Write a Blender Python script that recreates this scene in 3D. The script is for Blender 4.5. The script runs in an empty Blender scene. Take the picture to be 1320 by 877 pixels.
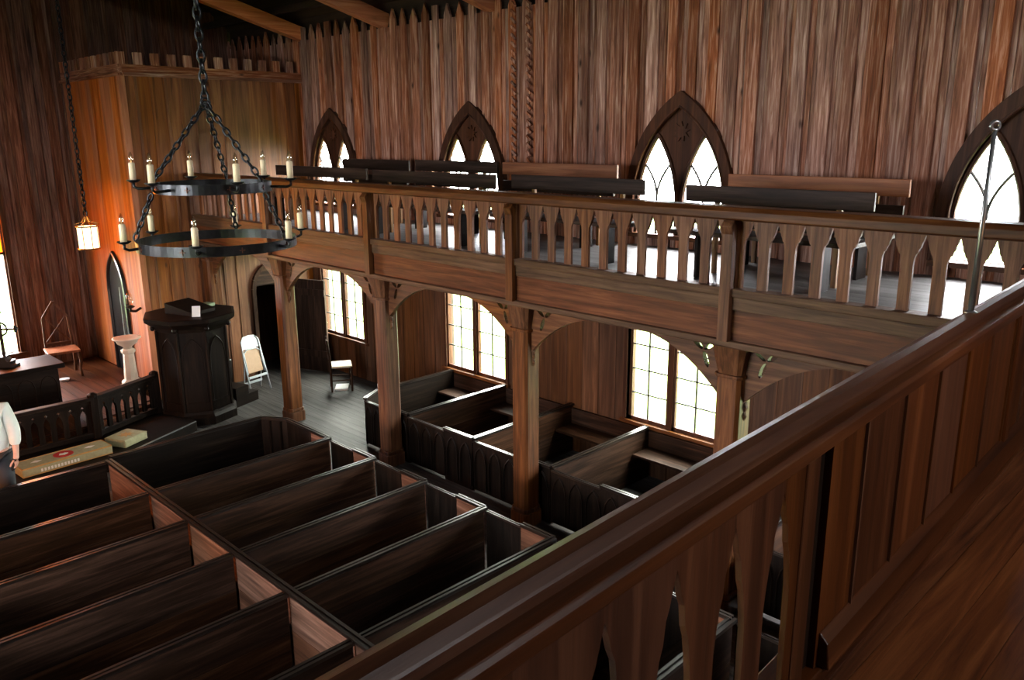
import bpy, bmesh, math, random
from mathutils import Vector, Matrix
random.seed(7)
sc = bpy.context.scene
C = sc.collection
PI = math.pi
R = math.radians

# ------------------------------------------------------------------ camera, world, exposure
cam = bpy.data.cameras.new('camera')
cam.sensor_width = 36.0
cam.lens = 1055.18 / 1320 * 36.0
cam.clip_start = 0.02
co = bpy.data.objects.new('camera', cam)
co.location = (-6.152, -3.421, 4.280)
co.rotation_euler = (1.3248, 0.0066, -0.789)
C.objects.link(co)
sc.camera = co

world = bpy.data.worlds.new('sky')
sc.world = world
world.use_nodes = True
bg = world.node_tree.nodes['Background']
bg.inputs[0].default_value = (0.985, 0.985, 1.0, 1)
bg.inputs[1].default_value = 56.0

vs = sc.view_settings
vs.view_transform = 'Standard'
vs.look = 'None'
vs.gamma = 1.0
vs.use_curve_mapping = False
vs.exposure = 0.0
cy = sc.cycles
cy.use_denoising = True
cy.max_bounces = 8
cy.diffuse_bounces = 5
cy.glossy_bounces = 3
cy.transparent_max_bounces = 12
cy.sample_clamp_indirect = 6.0
cy.caustics_reflective = False
cy.caustics_refractive = False


def portal(name, loc, rot, sx, sy):
    l = bpy.data.lights.new(name, 'AREA')
    l.shape = 'RECTANGLE'
    l.size = sx
    l.size_y = sy
    l.cycles.is_portal = True
    o = bpy.data.objects.new(name, l)
    o.location = loc
    o.rotation_euler = rot
    C.objects.link(o)


def lamp(name, loc, power, col, radius=0.05):
    l = bpy.data.lights.new(name, 'POINT')
    l.energy = power
    l.color = col
    l.shadow_soft_size = radius
    o = bpy.data.objects.new(name, l)
    o.location = loc
    C.objects.link(o)
    return o


# a warm pendant lamp over the near gallery, behind the photographer
lamp('pendant_lamp_light', (-3.0, -3.6, 3.75), 7.5, (1.0, 0.50, 0.20), 0.06)

# ------------------------------------------------------------------ constants
XW, XP, ZB = 2.03, -0.188, 2.56      # side wall, parapet face, underside of the gallery beam
XL = -8.45                           # opposite wall
YE, YB = 12.6, 10.0                  # east wall, face of the vestry partition
YWST = -6.6
GF = 2.97                            # side gallery floor
NF = 2.76                            # near gallery floor
XS = -3.21                           # spine of the centre pews
ZP = 0.696                           # pew tops
D = 2.5
WINY = [1.974 + k * 3.535 for k in (-1, 0, 1, 2)]


# ------------------------------------------------------------------ materials
def new_mat(name):
    m = bpy.data.materials.new(name)
    m.use_nodes = True
    return m, m.node_tree.nodes, m.node_tree.links, m.node_tree.nodes['Principled BSDF']


def wood(name, dark, mid, light, axis='z', rough=0.55, fine=14.0, bump=0.25, var=0.35, coat=0.0, knots=False, spec=0.35):
    m, n, l, b = new_mat(name)
    tc = n.new('ShaderNodeTexCoord')
    oi = n.new('ShaderNodeObjectInfo')
    mp = n.new('ShaderNodeMapping')
    s = [fine, fine, fine]
    s['xyz'.index(axis)] = fine * 0.055
    mp.inputs['Scale'].default_value = s
    mul = n.new('ShaderNodeMath')
    mul.operation = 'MULTIPLY'
    mul.inputs[1].default_value = 37.0
    l.new(oi.outputs['Random'], mul.inputs[0])
    add = n.new('ShaderNodeVectorMath')
    add.operation = 'ADD'
    l.new(tc.outputs['Object'], add.inputs[0])
    l.new(mul.outputs[0], add.inputs[1])
    l.new(add.outputs[0], mp.inputs['Vector'])
    nz = n.new('ShaderNodeTexNoise')
    nz.inputs['Scale'].default_value = 1.0
    nz.inputs['Detail'].default_value = 7.0
    nz.inputs['Roughness'].default_value = 0.62
    nz.inputs['Distortion'].default_value = 0.6
    l.new(mp.outputs[0], nz.inputs['Vector'])
    cr = n.new('ShaderNodeValToRGB')
    e = cr.color_ramp.elements
    e[0].position = 0.30
    e[0].color = (*dark, 1)
    e[1].position = 0.74
    e[1].color = (*light, 1)
    x = cr.color_ramp.elements.new(0.5)
    x.color = (*mid, 1)
    l.new(nz.outputs['Fac'], cr.inputs[0])
    col = cr.outputs[0]
    # broad blotches
    n2 = n.new('ShaderNodeTexNoise')
    mp2 = n.new('ShaderNodeMapping')
    s2 = [3.0, 3.0, 3.0]
    s2['xyz'.index(axis)] = 0.9
    mp2.inputs['Scale'].default_value = s2
    l.new(add.outputs[0], mp2.inputs['Vector'])
    l.new(mp2.outputs[0], n2.inputs['Vector'])
    n2.inputs['Scale'].default_value = 1.0
    n2.inputs['Detail'].default_value = 3.0
    hv = n.new('ShaderNodeHueSaturation')
    l.new(col, hv.inputs['Color'])
    # value = 1 + var*(rand-.5)*2*.6 + (blotch-.5)*.9
    a1 = n.new('ShaderNodeMath')
    a1.operation = 'MULTIPLY_ADD'
    l.new(oi.outputs['Random'], a1.inputs[0])
    a1.inputs[1].default_value = var * 1.6
    a1.inputs[2].default_value = 1.0 - var * 0.8 - 0.45
    a2 = n.new('ShaderNodeMath')
    a2.operation = 'MULTIPLY_ADD'
    l.new(n2.outputs['Fac'], a2.inputs[0])
    a2.inputs[1].default_value = 0.9
    l.new(a1.outputs[0], a2.inputs[2])
    l.new(a2.outputs[0], hv.inputs['Value'])
    a3 = n.new('ShaderNodeMath')      # saturation differs from board to board
    a3.operation = 'MULTIPLY_ADD'
    fr = n.new('ShaderNodeMath')
    fr.operation = 'FRACT'
    l.new(mul.outputs[0], fr.inputs[0])
    l.new(fr.outputs[0], a3.inputs[0])
    a3.inputs[1].default_value = var * 0.9
    a3.inputs[2].default_value = 1.0 - var * 0.45
    l.new(a3.outputs[0], hv.inputs['Saturation'])
    outc = hv.outputs[0]
    if knots:
        vo = n.new('ShaderNodeTexVoronoi')
        mp3 = n.new('ShaderNodeMapping')
        s3 = [3.2, 3.2, 3.2]
        s3['xyz'.index(axis)] = 1.5
        mp3.inputs['Scale'].default_value = s3
        l.new(add.outputs[0], mp3.inputs['Vector'])
        l.new(mp3.outputs[0], vo.inputs['Vector'])
        vo.inputs['Scale'].default_value = 1.0
        kr = n.new('ShaderNodeValToRGB')
        kr.color_ramp.elements[0].position = 0.03
        kr.color_ramp.elements[0].color = (1, 1, 1, 1)
        kr.color_ramp.elements[1].position = 0.10
        kr.color_ramp.elements[1].color = (0, 0, 0, 1)
        l.new(vo.outputs['Distance'], kr.inputs[0])
        mx = n.new('ShaderNodeMix')
        mx.data_type = 'RGBA'
        l.new(kr.outputs[0], mx.inputs[0])
        l.new(outc, mx.inputs[6])
        mx.inputs[7].default_value = (dark[0] * .4, dark[1] * .4, dark[2] * .4, 1)
        outc = mx.outputs[2]
    l.new(outc, b.inputs['Base Color'])
    b.inputs['Roughness'].default_value = rough
    b.inputs['Specular IOR Level'].default_value = spec
    b.inputs['Coat Weight'].default_value = coat
    b.inputs['Coat Roughness'].default_value = 0.25
    bp = n.new('ShaderNodeBump')
    bp.inputs['Strength'].default_value = bump
    bp.inputs['Distance'].default_value = 0.01
    l.new(nz.outputs['Fac'], bp.inputs['Height'])
    l.new(bp.outputs[0], b.inputs['Normal'])
    return m


def plain(name, col, rough=0.5, metal=0.0, coat=0.0, noise=0.0, nscale=20.0, bump=0.0):
    m, n, l, b = new_mat(name)
    b.inputs['Base Color'].default_value = (*col, 1)
    b.inputs['Roughness'].default_value = rough
    b.inputs['Metallic'].default_value = metal
    b.inputs['Coat Weight'].default_value = coat
    tc = n.new('ShaderNodeTexCoord')
    nz = n.new('ShaderNodeTexNoise')
    nz.inputs['Scale'].default_value = nscale
    nz.inputs['Detail'].default_value = 5
    l.new(tc.outputs['Object'], nz.inputs['Vector'])
    if noise:
        mx = n.new('ShaderNodeMix')
        mx.data_type = 'RGBA'
        l.new(nz.outputs['Fac'], mx.inputs[0])
        mx.inputs[6].default_value = (*[c * (1 - noise) for c in col], 1)
        mx.inputs[7].default_value = (*[min(1, c * (1 + noise)) for c in col], 1)
        l.new(mx.outputs[2], b.inputs['Base Color'])
    if bump:
        bp = n.new('ShaderNodeBump')
        bp.inputs['Strength'].default_value = bump
        l.new(nz.outputs['Fac'], bp.inputs['Height'])
        l.new(bp.outputs[0], b.inputs['Normal'])
    return m


def glass(name, tint, alpha=0.94):
    m, n, l, b = new_mat(name)
    n.remove(b)
    tr = n.new('ShaderNodeBsdfTransparent')
    tr.inputs[0].default_value = (*tint, 1)
    gl = n.new('ShaderNodeBsdfGlossy')
    gl.inputs['Roughness'].default_value = 0.08
    nz = n.new('ShaderNodeTexNoise')
    nz.inputs['Scale'].default_value = 6
    bp = n.new('ShaderNodeBump')
    bp.inputs['Strength'].default_value = 0.05
    l.new(nz.outputs['Fac'], bp.inputs['Height'])
    l.new(bp.outputs[0], gl.inputs['Normal'])
    mx = n.new('ShaderNodeMixShader')
    mx.inputs[0].default_value = 1 - alpha
    l.new(tr.outputs[0], mx.inputs[1])
    l.new(gl.outputs[0], mx.inputs[2])
    l.new(mx.outputs[0], n['Material Output'].inputs['Surface'])
    return m


def emit(name, col, strength):
    m, n, l, b = new_mat(name)
    b.inputs['Base Color'].default_value = (*col, 1)
    b.inputs['Emission Color'].default_value = (*col, 1)
    b.inputs['Emission Strength'].default_value = strength
    return m


WALLC = ((0.09, 0.036, 0.021), (0.285, 0.120, 0.074), (0.60, 0.39, 0.30))
MIDC = ((0.034, 0.0115, 0.0042), (0.086, 0.031, 0.011), (0.17, 0.071, 0.028))
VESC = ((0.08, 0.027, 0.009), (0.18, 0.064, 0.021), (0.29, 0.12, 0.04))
WFRC = ((0.022, 0.008, 0.004), (0.05, 0.018, 0.008), (0.10, 0.04, 0.02))
DARKC = ((0.0035, 0.0024, 0.0018), (0.008, 0.005, 0.0036), (0.022, 0.0135, 0.009))
PEWC = ((0.009, 0.004, 0.0022), (0.026, 0.0115, 0.006), (0.075, 0.036, 0.021))
GREYC = ((0.035, 0.033, 0.032), (0.08, 0.077, 0.075), (0.16, 0.155, 0.153))
REDC = ((0.026, 0.0075, 0.003), (0.068, 0.021, 0.0075), (0.14, 0.05, 0.019))
MT = {}
for ax in 'xyz':
    MT['wall' + ax] = wood('weathered_wall_wood_' + ax, *WALLC, axis=ax, rough=0.65, fine=34, bump=0.6, var=0.5, knots=True, spec=0.25)
    MT['mid' + ax] = wood('brown_timber_' + ax, *MIDC, axis=ax, rough=0.48, fine=24, bump=0.25, var=0.25, spec=0.22)
    MT['dark' + ax] = wood('black_stained_wood_' + ax, *DARKC, axis=ax, rough=0.5, fine=22, bump=0.15, var=0.2, spec=0.08)
    MT['polish' + ax] = wood('polished_black_capping_' + ax, *DARKC, axis=ax, rough=0.28, fine=15, bump=0.08, var=0.2, spec=0.6)
    MT['pew' + ax] = wood('brown_pew_wood_' + ax, *PEWC, axis=ax, rough=0.55, fine=22, bump=0.15, var=0.25, spec=0.12)
    MT['red' + ax] = wood('red_brown_varnished_wood_' + ax, *REDC, axis=ax, rough=0.42, fine=15, bump=0.2, var=0.2, spec=0.3)
    MT['grey' + ax] = wood('worn_grey_floor_wood_' + ax, *GREYC, axis=ax, rough=0.42, fine=10, bump=0.2, var=0.25)
MT['bare'] = wood('bare_brown_pew_panel', (0.04, 0.018, 0.011), (0.115, 0.053, 0.032), (0.24, 0.125, 0.082), axis='y', rough=0.5, fine=20, var=0.2, spec=0.15)
MT['balz'] = wood('pinkish_brown_baluster_wood', (0.055, 0.021, 0.010), (0.15, 0.060, 0.029), (0.27, 0.13, 0.072), axis='z', rough=0.5, fine=26, var=0.22, spec=0.22)
MT['dully'] = wood('dull_brown_band_wood', (0.038, 0.019, 0.010), (0.088, 0.046, 0.025), (0.15, 0.085, 0.05), axis='y', rough=0.55, fine=26, var=0.1, spec=0.2)
MT['facey'] = wood('red_brown_fascia_wood', (0.04, 0.012, 0.0045), (0.10, 0.031, 0.011), (0.18, 0.065, 0.026), axis='y', rough=0.5, fine=24, var=0.1, spec=0.2, knots=True)
MT['brny'] = wood('dark_brown_bench_wood', (0.012, 0.007, 0.005), (0.028, 0.016, 0.011), (0.06, 0.036, 0.025), axis='y', rough=0.5, fine=22, var=0.2, spec=0.15)
MT['eastz'] = wood('shade_darkened_east_wall_wood', (0.045, 0.017, 0.010), (0.12, 0.050, 0.030), (0.24, 0.13, 0.09), axis='z', rough=0.65, fine=30, bump=0.5, var=0.4, spec=0.2)  # wood darkened so the shade of the east end sits in its colour
MT['rust'] = plain('rusted_iron', (0.10, 0.035, 0.02), 0.6, 0.5, noise=0.3)
MT['ves'] = wood('vestry_wall_boards', *VESC, axis='z', rough=0.5, fine=15, bump=0.3, var=0.3, knots=True)
MT['wfr'] = wood('dark_window_frame_wood', *WFRC, axis='z', rough=0.55, fine=15, var=0.2, spec=0.15)
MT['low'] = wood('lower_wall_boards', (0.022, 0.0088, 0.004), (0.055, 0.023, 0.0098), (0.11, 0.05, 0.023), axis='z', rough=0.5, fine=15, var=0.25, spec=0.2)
MT['floor'] = wood('dark_nave_floor_boards', (0.02, 0.018, 0.017), (0.05, 0.046, 0.044), (0.10, 0.095, 0.092), axis='y', rough=0.55, fine=16, var=0.15, spec=0.2)
MT['nfloor'] = wood('orange_brown_gallery_floor', (0.03, 0.008, 0.003), (0.10, 0.030, 0.009), (0.19, 0.07, 0.022), axis='x', rough=0.5, fine=26, bump=0.35, var=0.07, spec=0.25)
MT['gold'] = wood('honey_wood', (0.14, 0.065, 0.02), (0.28, 0.14, 0.045), (0.42, 0.24, 0.09), axis='z', rough=0.5, fine=14, var=0.25)
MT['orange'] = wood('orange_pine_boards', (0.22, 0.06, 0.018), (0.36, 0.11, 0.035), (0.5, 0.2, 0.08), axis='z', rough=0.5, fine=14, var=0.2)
MT['bench'] = wood('orange_bench_plank', (0.13, 0.04, 0.014), (0.28, 0.095, 0.035), (0.40, 0.17, 0.075), axis='y', rough=0.5, fine=15, var=0.2)
MT['iron'] = plain('wrought_iron', (0.035, 0.037, 0.04), 0.33, 0.85, noise=0.4, nscale=30, bump=0.1)
MT['steel'] = plain('dull_steel', (0.32, 0.33, 0.34), 0.35, 0.9, noise=0.2)
MT['black'] = plain('black_paint', (0.008, 0.008, 0.009), 0.3, 0, 0.3, noise=0.3)
MT['candle'] = plain('cream_candle_sleeve', (0.85, 0.70, 0.46), 0.5, noise=0.06)
MT['bulb'] = glass('bulb_glass', (1, 0.97, 0.9), 0.7)
MT['glow'] = emit('lantern_bulb', (1, 0.72, 0.36), 35)
MT['glass'] = glass('clear_window_glass', (1, 1, 1))
MT['gglass'] = glass('greenish_window_glass', (0.98, 1.0, 0.93))
MT['amber'] = glass('amber_window_glass', (1.0, 0.42, 0.07))
MT['lglass'] = glass('lantern_glass', (1, 0.95, 0.86), 0.8)
MT['added_amber'] = glass('added_amber_window_glass', (0.9, 0.5, 0.2))
MT['lpane'] = emit('lit_frosted_lantern_glass', (1, 0.80, 0.50), 2.2)
MT['lead'] = plain('dark_lead', (0.05, 0.045, 0.04), 0.5, 0.4, noise=0.2)
MT['brass'] = plain('old_brass', (0.42, 0.24, 0.09), 0.35, 0.9, noise=0.3)
MT['marble'] = plain('cream_marble', (0.62, 0.55, 0.45), 0.4, noise=0.15, nscale=6)
MT['fold'] = plain('pale_painted_metal', (0.62, 0.68, 0.72), 0.4, 0.2, noise=0.05)
MT['tan'] = plain('tan_board', (0.42, 0.27, 0.16), 0.6, noise=0.15)
MT['rush'] = plain('woven_rush', (0.5, 0.42, 0.32), 0.8, noise=0.3, nscale=60, bump=0.4)
MT['cush'] = plain('sage_needlepoint', (0.36, 0.34, 0.20), 0.9, noise=0.3, nscale=24, bump=0.3)
MT['piping'] = plain('gold_piping', (0.5, 0.27, 0.08), 0.8, noise=0.2)
MT['redc'] = plain('red_needlepoint', (0.5, 0.02, 0.02), 0.9, noise=0.2, nscale=40)
MT['white'] = plain('white_thread', (0.8, 0.78, 0.72), 0.8, noise=0.05)
MT['paper'] = plain('white_paper', (0.75, 0.75, 0.75), 0.7, noise=0.04)
MT['green'] = plain('green_book_cloth', (0.16, 0.22, 0.13), 0.7, noise=0.2)
MT['grass'] = plain('lawn', (0.10, 0.16, 0.03), 0.95, noise=0.4, nscale=3)
MT['skin'] = plain('skin', (0.55, 0.30, 0.22), 0.5, noise=0.1)
MT['hair'] = plain('grey_hair', (0.2, 0.18, 0.16), 0.7, noise=0.3)
MT['shirt'] = plain('white_cotton', (0.62, 0.64, 0.60), 0.85, noise=0.12, nscale=14, bump=0.2)
MT['trous'] = plain('dark_trousers', (0.02, 0.021, 0.026), 0.8, noise=0.3)
MT['roof'] = wood('dark_roof_boards', (0.012, 0.007, 0.005), (0.03, 0.017, 0.011), (0.055, 0.03, 0.02), axis='y', rough=0.7, fine=10, var=0.3)
MT['rafter'] = wood('orange_brown_rafter_bounce_lit', (0.32, 0.10, 0.04), (0.58, 0.20, 0.085), (0.72, 0.34, 0.18), axis='x', rough=0.55, fine=14, var=0.15)  # lightened: bounced light on the timbers is put into the colour


# ------------------------------------------------------------------ mesh helpers
class MB:
    def __init__(s):
        s.v, s.f = [], []

    def add(s, vs, fs):
        k = len(s.v)
        s.v += [tuple(p) for p in vs]
        s.f += [tuple(i + k for i in f) for f in fs]
        return s

    def box(s, x0, x1, y0, y1, z0, z1):
        x0, x1 = min(x0, x1), max(x0, x1)
        y0, y1 = min(y0, y1), max(y0, y1)
        z0, z1 = min(z0, z1), max(z0, z1)
        return s.add([(x, y, z) for z in (z0, z1) for y in (y0, y1) for x in (x0, x1)],
                     [(0, 2, 3, 1), (4, 5, 7, 6), (0, 1, 5, 4), (2, 6, 7, 3), (0, 4, 6, 2), (1, 3, 7, 5)])

    def prism(s, poly, ax, a0, a1):
        """poly of 2-D points extruded along ax ('x': poly=(y,z); 'y': (x,z); 'z': (x,y))"""
        n = len(poly)
        mk = {'x': lambda p, a: (a, p[0], p[1]), 'y': lambda p, a: (p[0], a, p[1]), 'z': lambda p, a: (p[0], p[1], a)}[ax]
        vs = [mk(p, a0) for p in poly] + [mk(p, a1) for p in poly]
        fs = [tuple(range(n)), tuple(range(2 * n - 1, n - 1, -1))]
        fs += [(i, i + n, (i + 1) % n + n, (i + 1) % n) for i in range(n)]
        return s.add(vs, fs)

    def strips(s, ys, lo, hi, ax, a0, a1):
        """solid between lo(y) and hi(y) for consecutive ys, extruded along ax"""
        for p, q in zip(ys[:-1], ys[1:]):
            l0, l1, h0, h1 = lo(p + 1e-6), lo(q - 1e-6), hi(p + 1e-6), hi(q - 1e-6)
            if h0 - l0 < 1e-4 and h1 - l1 < 1e-4:
                continue
            s.prism([(p, l0), (q, l1), (q, max(h1, l1 + 1e-5)), (p, max(h0, l0 + 1e-5))], ax, a0, a1)
        return s

    def tube(s, pts, r, n=8, closed=False, caps=True):
        pts = [Vector(p) for p in pts]
        m = len(pts)
        rs = r if isinstance(r, (list, tuple)) else [r] * m
        vs = []
        prev = None
        for i, p in enumerate(pts):
            if closed:
                t = pts[(i + 1) % m] - pts[i - 1]
            else:
                t = pts[min(i + 1, m - 1)] - pts[max(i - 1, 0)]
            t.normalize()
            if prev is None:
                u = t.orthogonal().normalized()
            else:
                u = (prev - t * prev.dot(t))
                u = u.normalized() if u.length > 1e-6 else t.orthogonal().normalized()
            prev = u
            w = t.cross(u)
            for k in range(n):
                a = 2 * PI * k / n
                vs.append(p + (u * math.cos(a) + w * math.sin(a)) * rs[i])
        fs = []
        for i in range(m if closed else m - 1):
            j = (i + 1) % m
            for k in range(n):
                k2 = (k + 1) % n
                fs.append((i * n + k, j * n + k, j * n + k2, i * n + k2))
        if caps and not closed:
            fs.append(tuple(range(n))[::-1])
            fs.append(tuple(range((m - 1) * n, m * n)))
        return s.add(vs, fs)

    def lathe(s, prof, n=16, c=(0, 0), rot=0.0):
        """prof: list of (r, z)"""
        vs = []
        for r, z in prof:
            for k in range(n):
                a = 2 * PI * k / n + rot
                vs.append((c[0] + r * math.cos(a), c[1] + r * math.sin(a), z))
        fs = []
        for i in range(len(prof) - 1):
            for k in range(n):
                k2 = (k + 1) % n
                fs.append((i * n + k, i * n + k2, (i + 1) * n + k2, (i + 1) * n + k))
        fs.append(tuple(range(n))[::-1])
        fs.append(tuple(range((len(prof) - 1) * n, len(prof) * n)))
        return s.add(vs, fs)

    def beam(s, a, b, w, h, up=(0, 0, 1)):
        a, b = Vector(a), Vector(b)
        t = (b - a).normalized()
        u = t.cross(Vector(up))
        u = u.normalized() if u.length > 1e-5 else t.orthogonal().normalized()
        v = u.cross(t)
        vs = []
        for p in (a, b):
            for su, sv in ((-1, -1), (1, -1), (1, 1), (-1, 1)):
                vs.append(p + u * su * w / 2 + v * sv * h / 2)
        return s.add(vs, [(0, 1, 2, 3), (7, 6, 5, 4), (0, 4, 5, 1), (1, 5, 6, 2), (2, 6, 7, 3), (3, 7, 4, 0)])

    def sphere(s, c, r, n=10, m=7, sz=1.0):
        prof = [(max(1e-4, r * math.sin(PI * i / m)), c[2] - r * sz * math.cos(PI * i / m)) for i in range(m + 1)]
        return s.lathe(prof, n, (c[0], c[1]))

    def mesh(s, name, smooth=False):
        me = bpy.data.meshes.new(name)
        me.from_pydata(s.v, [], s.f)
        bm = bmesh.new()
        bm.from_mesh(me)
        bmesh.ops.recalc_face_normals(bm, faces=bm.faces)
        bm.to_mesh(me)
        bm.free()
        if smooth:
            me.polygons.foreach_set('use_smooth', [True] * len(me.polygons))
        return me

    def build(s, name, mat, parent=None, loc=(0, 0, 0), bevel=0.0, smooth=False, rot=(0, 0, 0)):
        """coordinates are local to the parent, or to loc"""
        me = s.mesh(name, smooth)
        me.materials.append(MT[mat] if isinstance(mat, str) else mat)
        return link(name, me, parent, loc, rot, bevel, smooth)


def link(name, me, parent=None, loc=(0, 0, 0), rot=(0, 0, 0), bevel=0.0, smooth=False):
    o = bpy.data.objects.new(name, me)
    C.objects.link(o)
    o.location = loc
    o.rotation_euler = rot
    o.parent = parent
    if bevel:
        b = o.modifiers.new('bevel', 'BEVEL')
        b.width = bevel
        b.segments = 2
        b.limit_method = 'ANGLE'
        b.angle_limit = R(40)
    return o


def B(*a):
    return MB().box(*a)


def thing(name, label, cat, loc=(0, 0, 0), rz=0.0, group=None):
    o = bpy.data.objects.new(name, None)
    o.empty_display_size = 0.1
    C.objects.link(o)
    o.location = loc
    o.rotation_euler = (0, 0, rz)
    o['label'] = label
    o['category'] = cat
    if group:
        o['group'] = group
    return o


def tag(o, label, cat, group=None):
    o['label'] = label
    o['category'] = cat
    if group:
        o['group'] = group
    return o


def struct(o, label=None, cat=None):
    o['kind'] = 'structure'
    if label:
        o['label'] = label
    if cat:
        o['category'] = cat
    return o


def sroot(name, label, cat, loc=(0, 0, 0)):
    o = thing(name, label, cat, loc)
    o['kind'] = 'structure'
    return o


def copy_tree(o, parent=None):
    c = o.copy()
    C.objects.link(c)
    c.parent = parent
    for ch in list(o.children):
        copy_tree(ch, c)
    return c


def pointed(w, zs, za):
    """pointed arch of half-width w springing at zs with apex at za: returns z(y) for |y|<=w"""
    h = za - zs
    Rr = (h * h + w * w) / (2 * w)

    def f(y):
        y = min(abs(y), w)
        d = y + (Rr - w)
        return zs + math.sqrt(max(Rr * Rr - d * d, 0))
    return f


def lin(a, b, n):
    return [a + (b - a) * i / n for i in range(n + 1)]


# ------------------------------------------------------------------ ground outside and floors
g = B(-40, 40, -40, 50, -0.75, -0.65).build('ground_outside', 'grass')
struct(g, 'mown grass outside the church windows', 'ground')

fl = B(XL, XW + 0.1, YWST, YE, -0.3, -0.02).build('floor', 'floor')
struct(fl, 'worn grey wooden nave floor', 'floor')
w = 0.13
me = B(0, w - 0.003, YWST, YE - 0.02, 0, 0.02).mesh('floor_plank')
me.materials.append(MT['floor'])
x = XL
while x < XW:
    link('plank', me, fl, (x, 0, -0.02))
    x += w

# raised chancel floor and kneeling step that follows the rail
cf = MB().prism([(-6.2, 8.6), (-2.55, 8.6), (-1.45, 9.1), (-1.45, 9.98), (-1.12, 9.98), (-1.12, 12.58), (-6.2, 12.58)], 'z', 0.005, 0.28).build('floor_chancel', 'redy')
struct(cf, 'raised red-brown chancel floor beyond the rail', 'floor')
xx = -6.1
k = 0
while xx < -1.16:
    x1 = min(xx + 0.16, -1.13)
    yy0 = 8.62 if x1 < -2.55 else (8.66 + (x1 + 2.55) * 0.46 if x1 < -1.45 else 10.0)
    B(xx, x1 - 0.006, yy0, 12.56, 0.28, 0.30).build('plank', 'redy', cf)
    xx += 0.16
ks = MB().prism([(-6.2, 7.42), (-2.75, 7.42), (-1.28, 8.10), (-1.28, 8.98), (-1.42, 9.08), (-2.56, 8.59), (-6.2, 8.59)], 'z', 0.005, 0.15).build('kneeling_step', 'darkx', bevel=0.008)
struct(ks, 'dark kneeling step in front of the altar rail', 'step')
MB().beam((-2.76, 7.425, 0.153), (-1.29, 8.105, 0.153), 0.02, 0.012).build('nosing', 'steel', ks)

# ------------------------------------------------------------------ upper and lower side wall with windows
wr = B(XW + 0.05, XW + 0.06, -3.6, -3.5, 0, 0.1).build('wall_right', 'wallz')
struct(wr, 'tall side wall of weathered vertical boards', 'wall')
ARCH = pointed(0.72, 3.52, 4.745)       # outer line of the upper window frames
INN = pointed(0.62, 3.52, 4.57)
LW = pointed(0.285, 3.42, 4.27)         # lancet glass
USILL = 3.12
LWIN = (0.66, 0.70, 2.36)               # lower window half width, sill, head


def near_win(y, half):
    for c in WINY:
        if abs(y - c) < half:
            return c
    return None


def wall_piece(name, y0, y1, zlo, zhi, x0, x1, mat, tip=0.0):
    """vertical board between y0..y1, cut around the pointed windows"""
    cuts = [y0, y1]
    for c in WINY:
        for e in (c - 0.70, c + 0.70, c):
            if y0 + 0.003 < e < y1 - 0.003:
                cuts.append(e)
    cuts.sort()
    m = MB()
    m2 = MB()
    for a, b in zip(cuts[:-1], cuts[1:]):
        c = near_win((a + b) / 2, 0.70)
        top = [(b, zhi), (a, zhi)]
        if tip and len(cuts) == 2:
            top = [(b, zhi - tip), ((a + b) / 2, zhi), (a, zhi - tip)]
        if c is None:
            m.prism([(a, zlo), (b, zlo)] + top, 'x', x0, x1)
        else:
            bot = [(yy, ARCH(yy - c) - 0.04) for yy in lin(a, b, 5)]
            if bot[0][1] < 0:
                continue
            m.prism(bot + top, 'x', x0, x1)
            m2.prism([(a, zlo), (b, zlo), (b, USILL), (a, USILL)], 'x', x0, x1)
    oy = (y0 + y1) / 2
    for q in (m, m2):
        if q.v:
            q.v = [(p[0] - x0, p[1] - oy, p[2] - zlo) for p in q.v]
            q.build(name, mat, wr, (x0, oy, zlo))


y = -3.6
P = 0.255
i = 0
while y < YE - 0.05:
    y1 = min(y + P, YE)
    wall_piece('board', y + 0.002, y1 - 0.002, GF - 0.05, 5.90, XW, XW + 0.05, 'wallz')
    w_ = 0.14 + random.uniform(-0.03, 0.03)
    c_ = (y + y1) / 2 + random.uniform(-0.015, 0.015)
    t_ = random.uniform(0.022, 0.045)
    wall_piece('batten', c_ - w_ / 2, min(c_ + w_ / 2, YE), GF - 0.05, 6.10 + random.uniform(-0.02, 0.05), XW - t_, XW, 'wallz', tip=0.16)
    y += P
# decorated board with carved chevrons on each side, between the second and third window
for cyy in (4.62, 4.34):
    for k in range(26):
        z = 3.5 + k * 0.1
        if z > 6.0:
            break
        MB().beam((XW - 0.05, cyy - 0.04, z), (XW - 0.05, cyy + 0.04, z + 0.07), 0.03, 0.02, (1, 0, 0)).build('carved_notch', 'wallz', wr)

# lower boards under the gallery
y = -3.6
while y < YB - 0.05:
    y1 = min(y + 0.28, YB)
    c = near_win((y + y1) / 2, LWIN[0] + 0.06)
    oy = (y + y1) / 2
    hw = (y1 - y) / 2 - 0.003
    if c is None:
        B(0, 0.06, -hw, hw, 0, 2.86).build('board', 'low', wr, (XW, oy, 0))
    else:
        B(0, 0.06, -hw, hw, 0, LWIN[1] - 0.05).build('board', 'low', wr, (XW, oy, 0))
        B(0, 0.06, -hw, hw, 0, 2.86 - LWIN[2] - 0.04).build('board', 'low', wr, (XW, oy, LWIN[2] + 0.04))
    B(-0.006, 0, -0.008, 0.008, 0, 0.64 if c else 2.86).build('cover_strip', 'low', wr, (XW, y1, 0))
    y += 0.28
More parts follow.
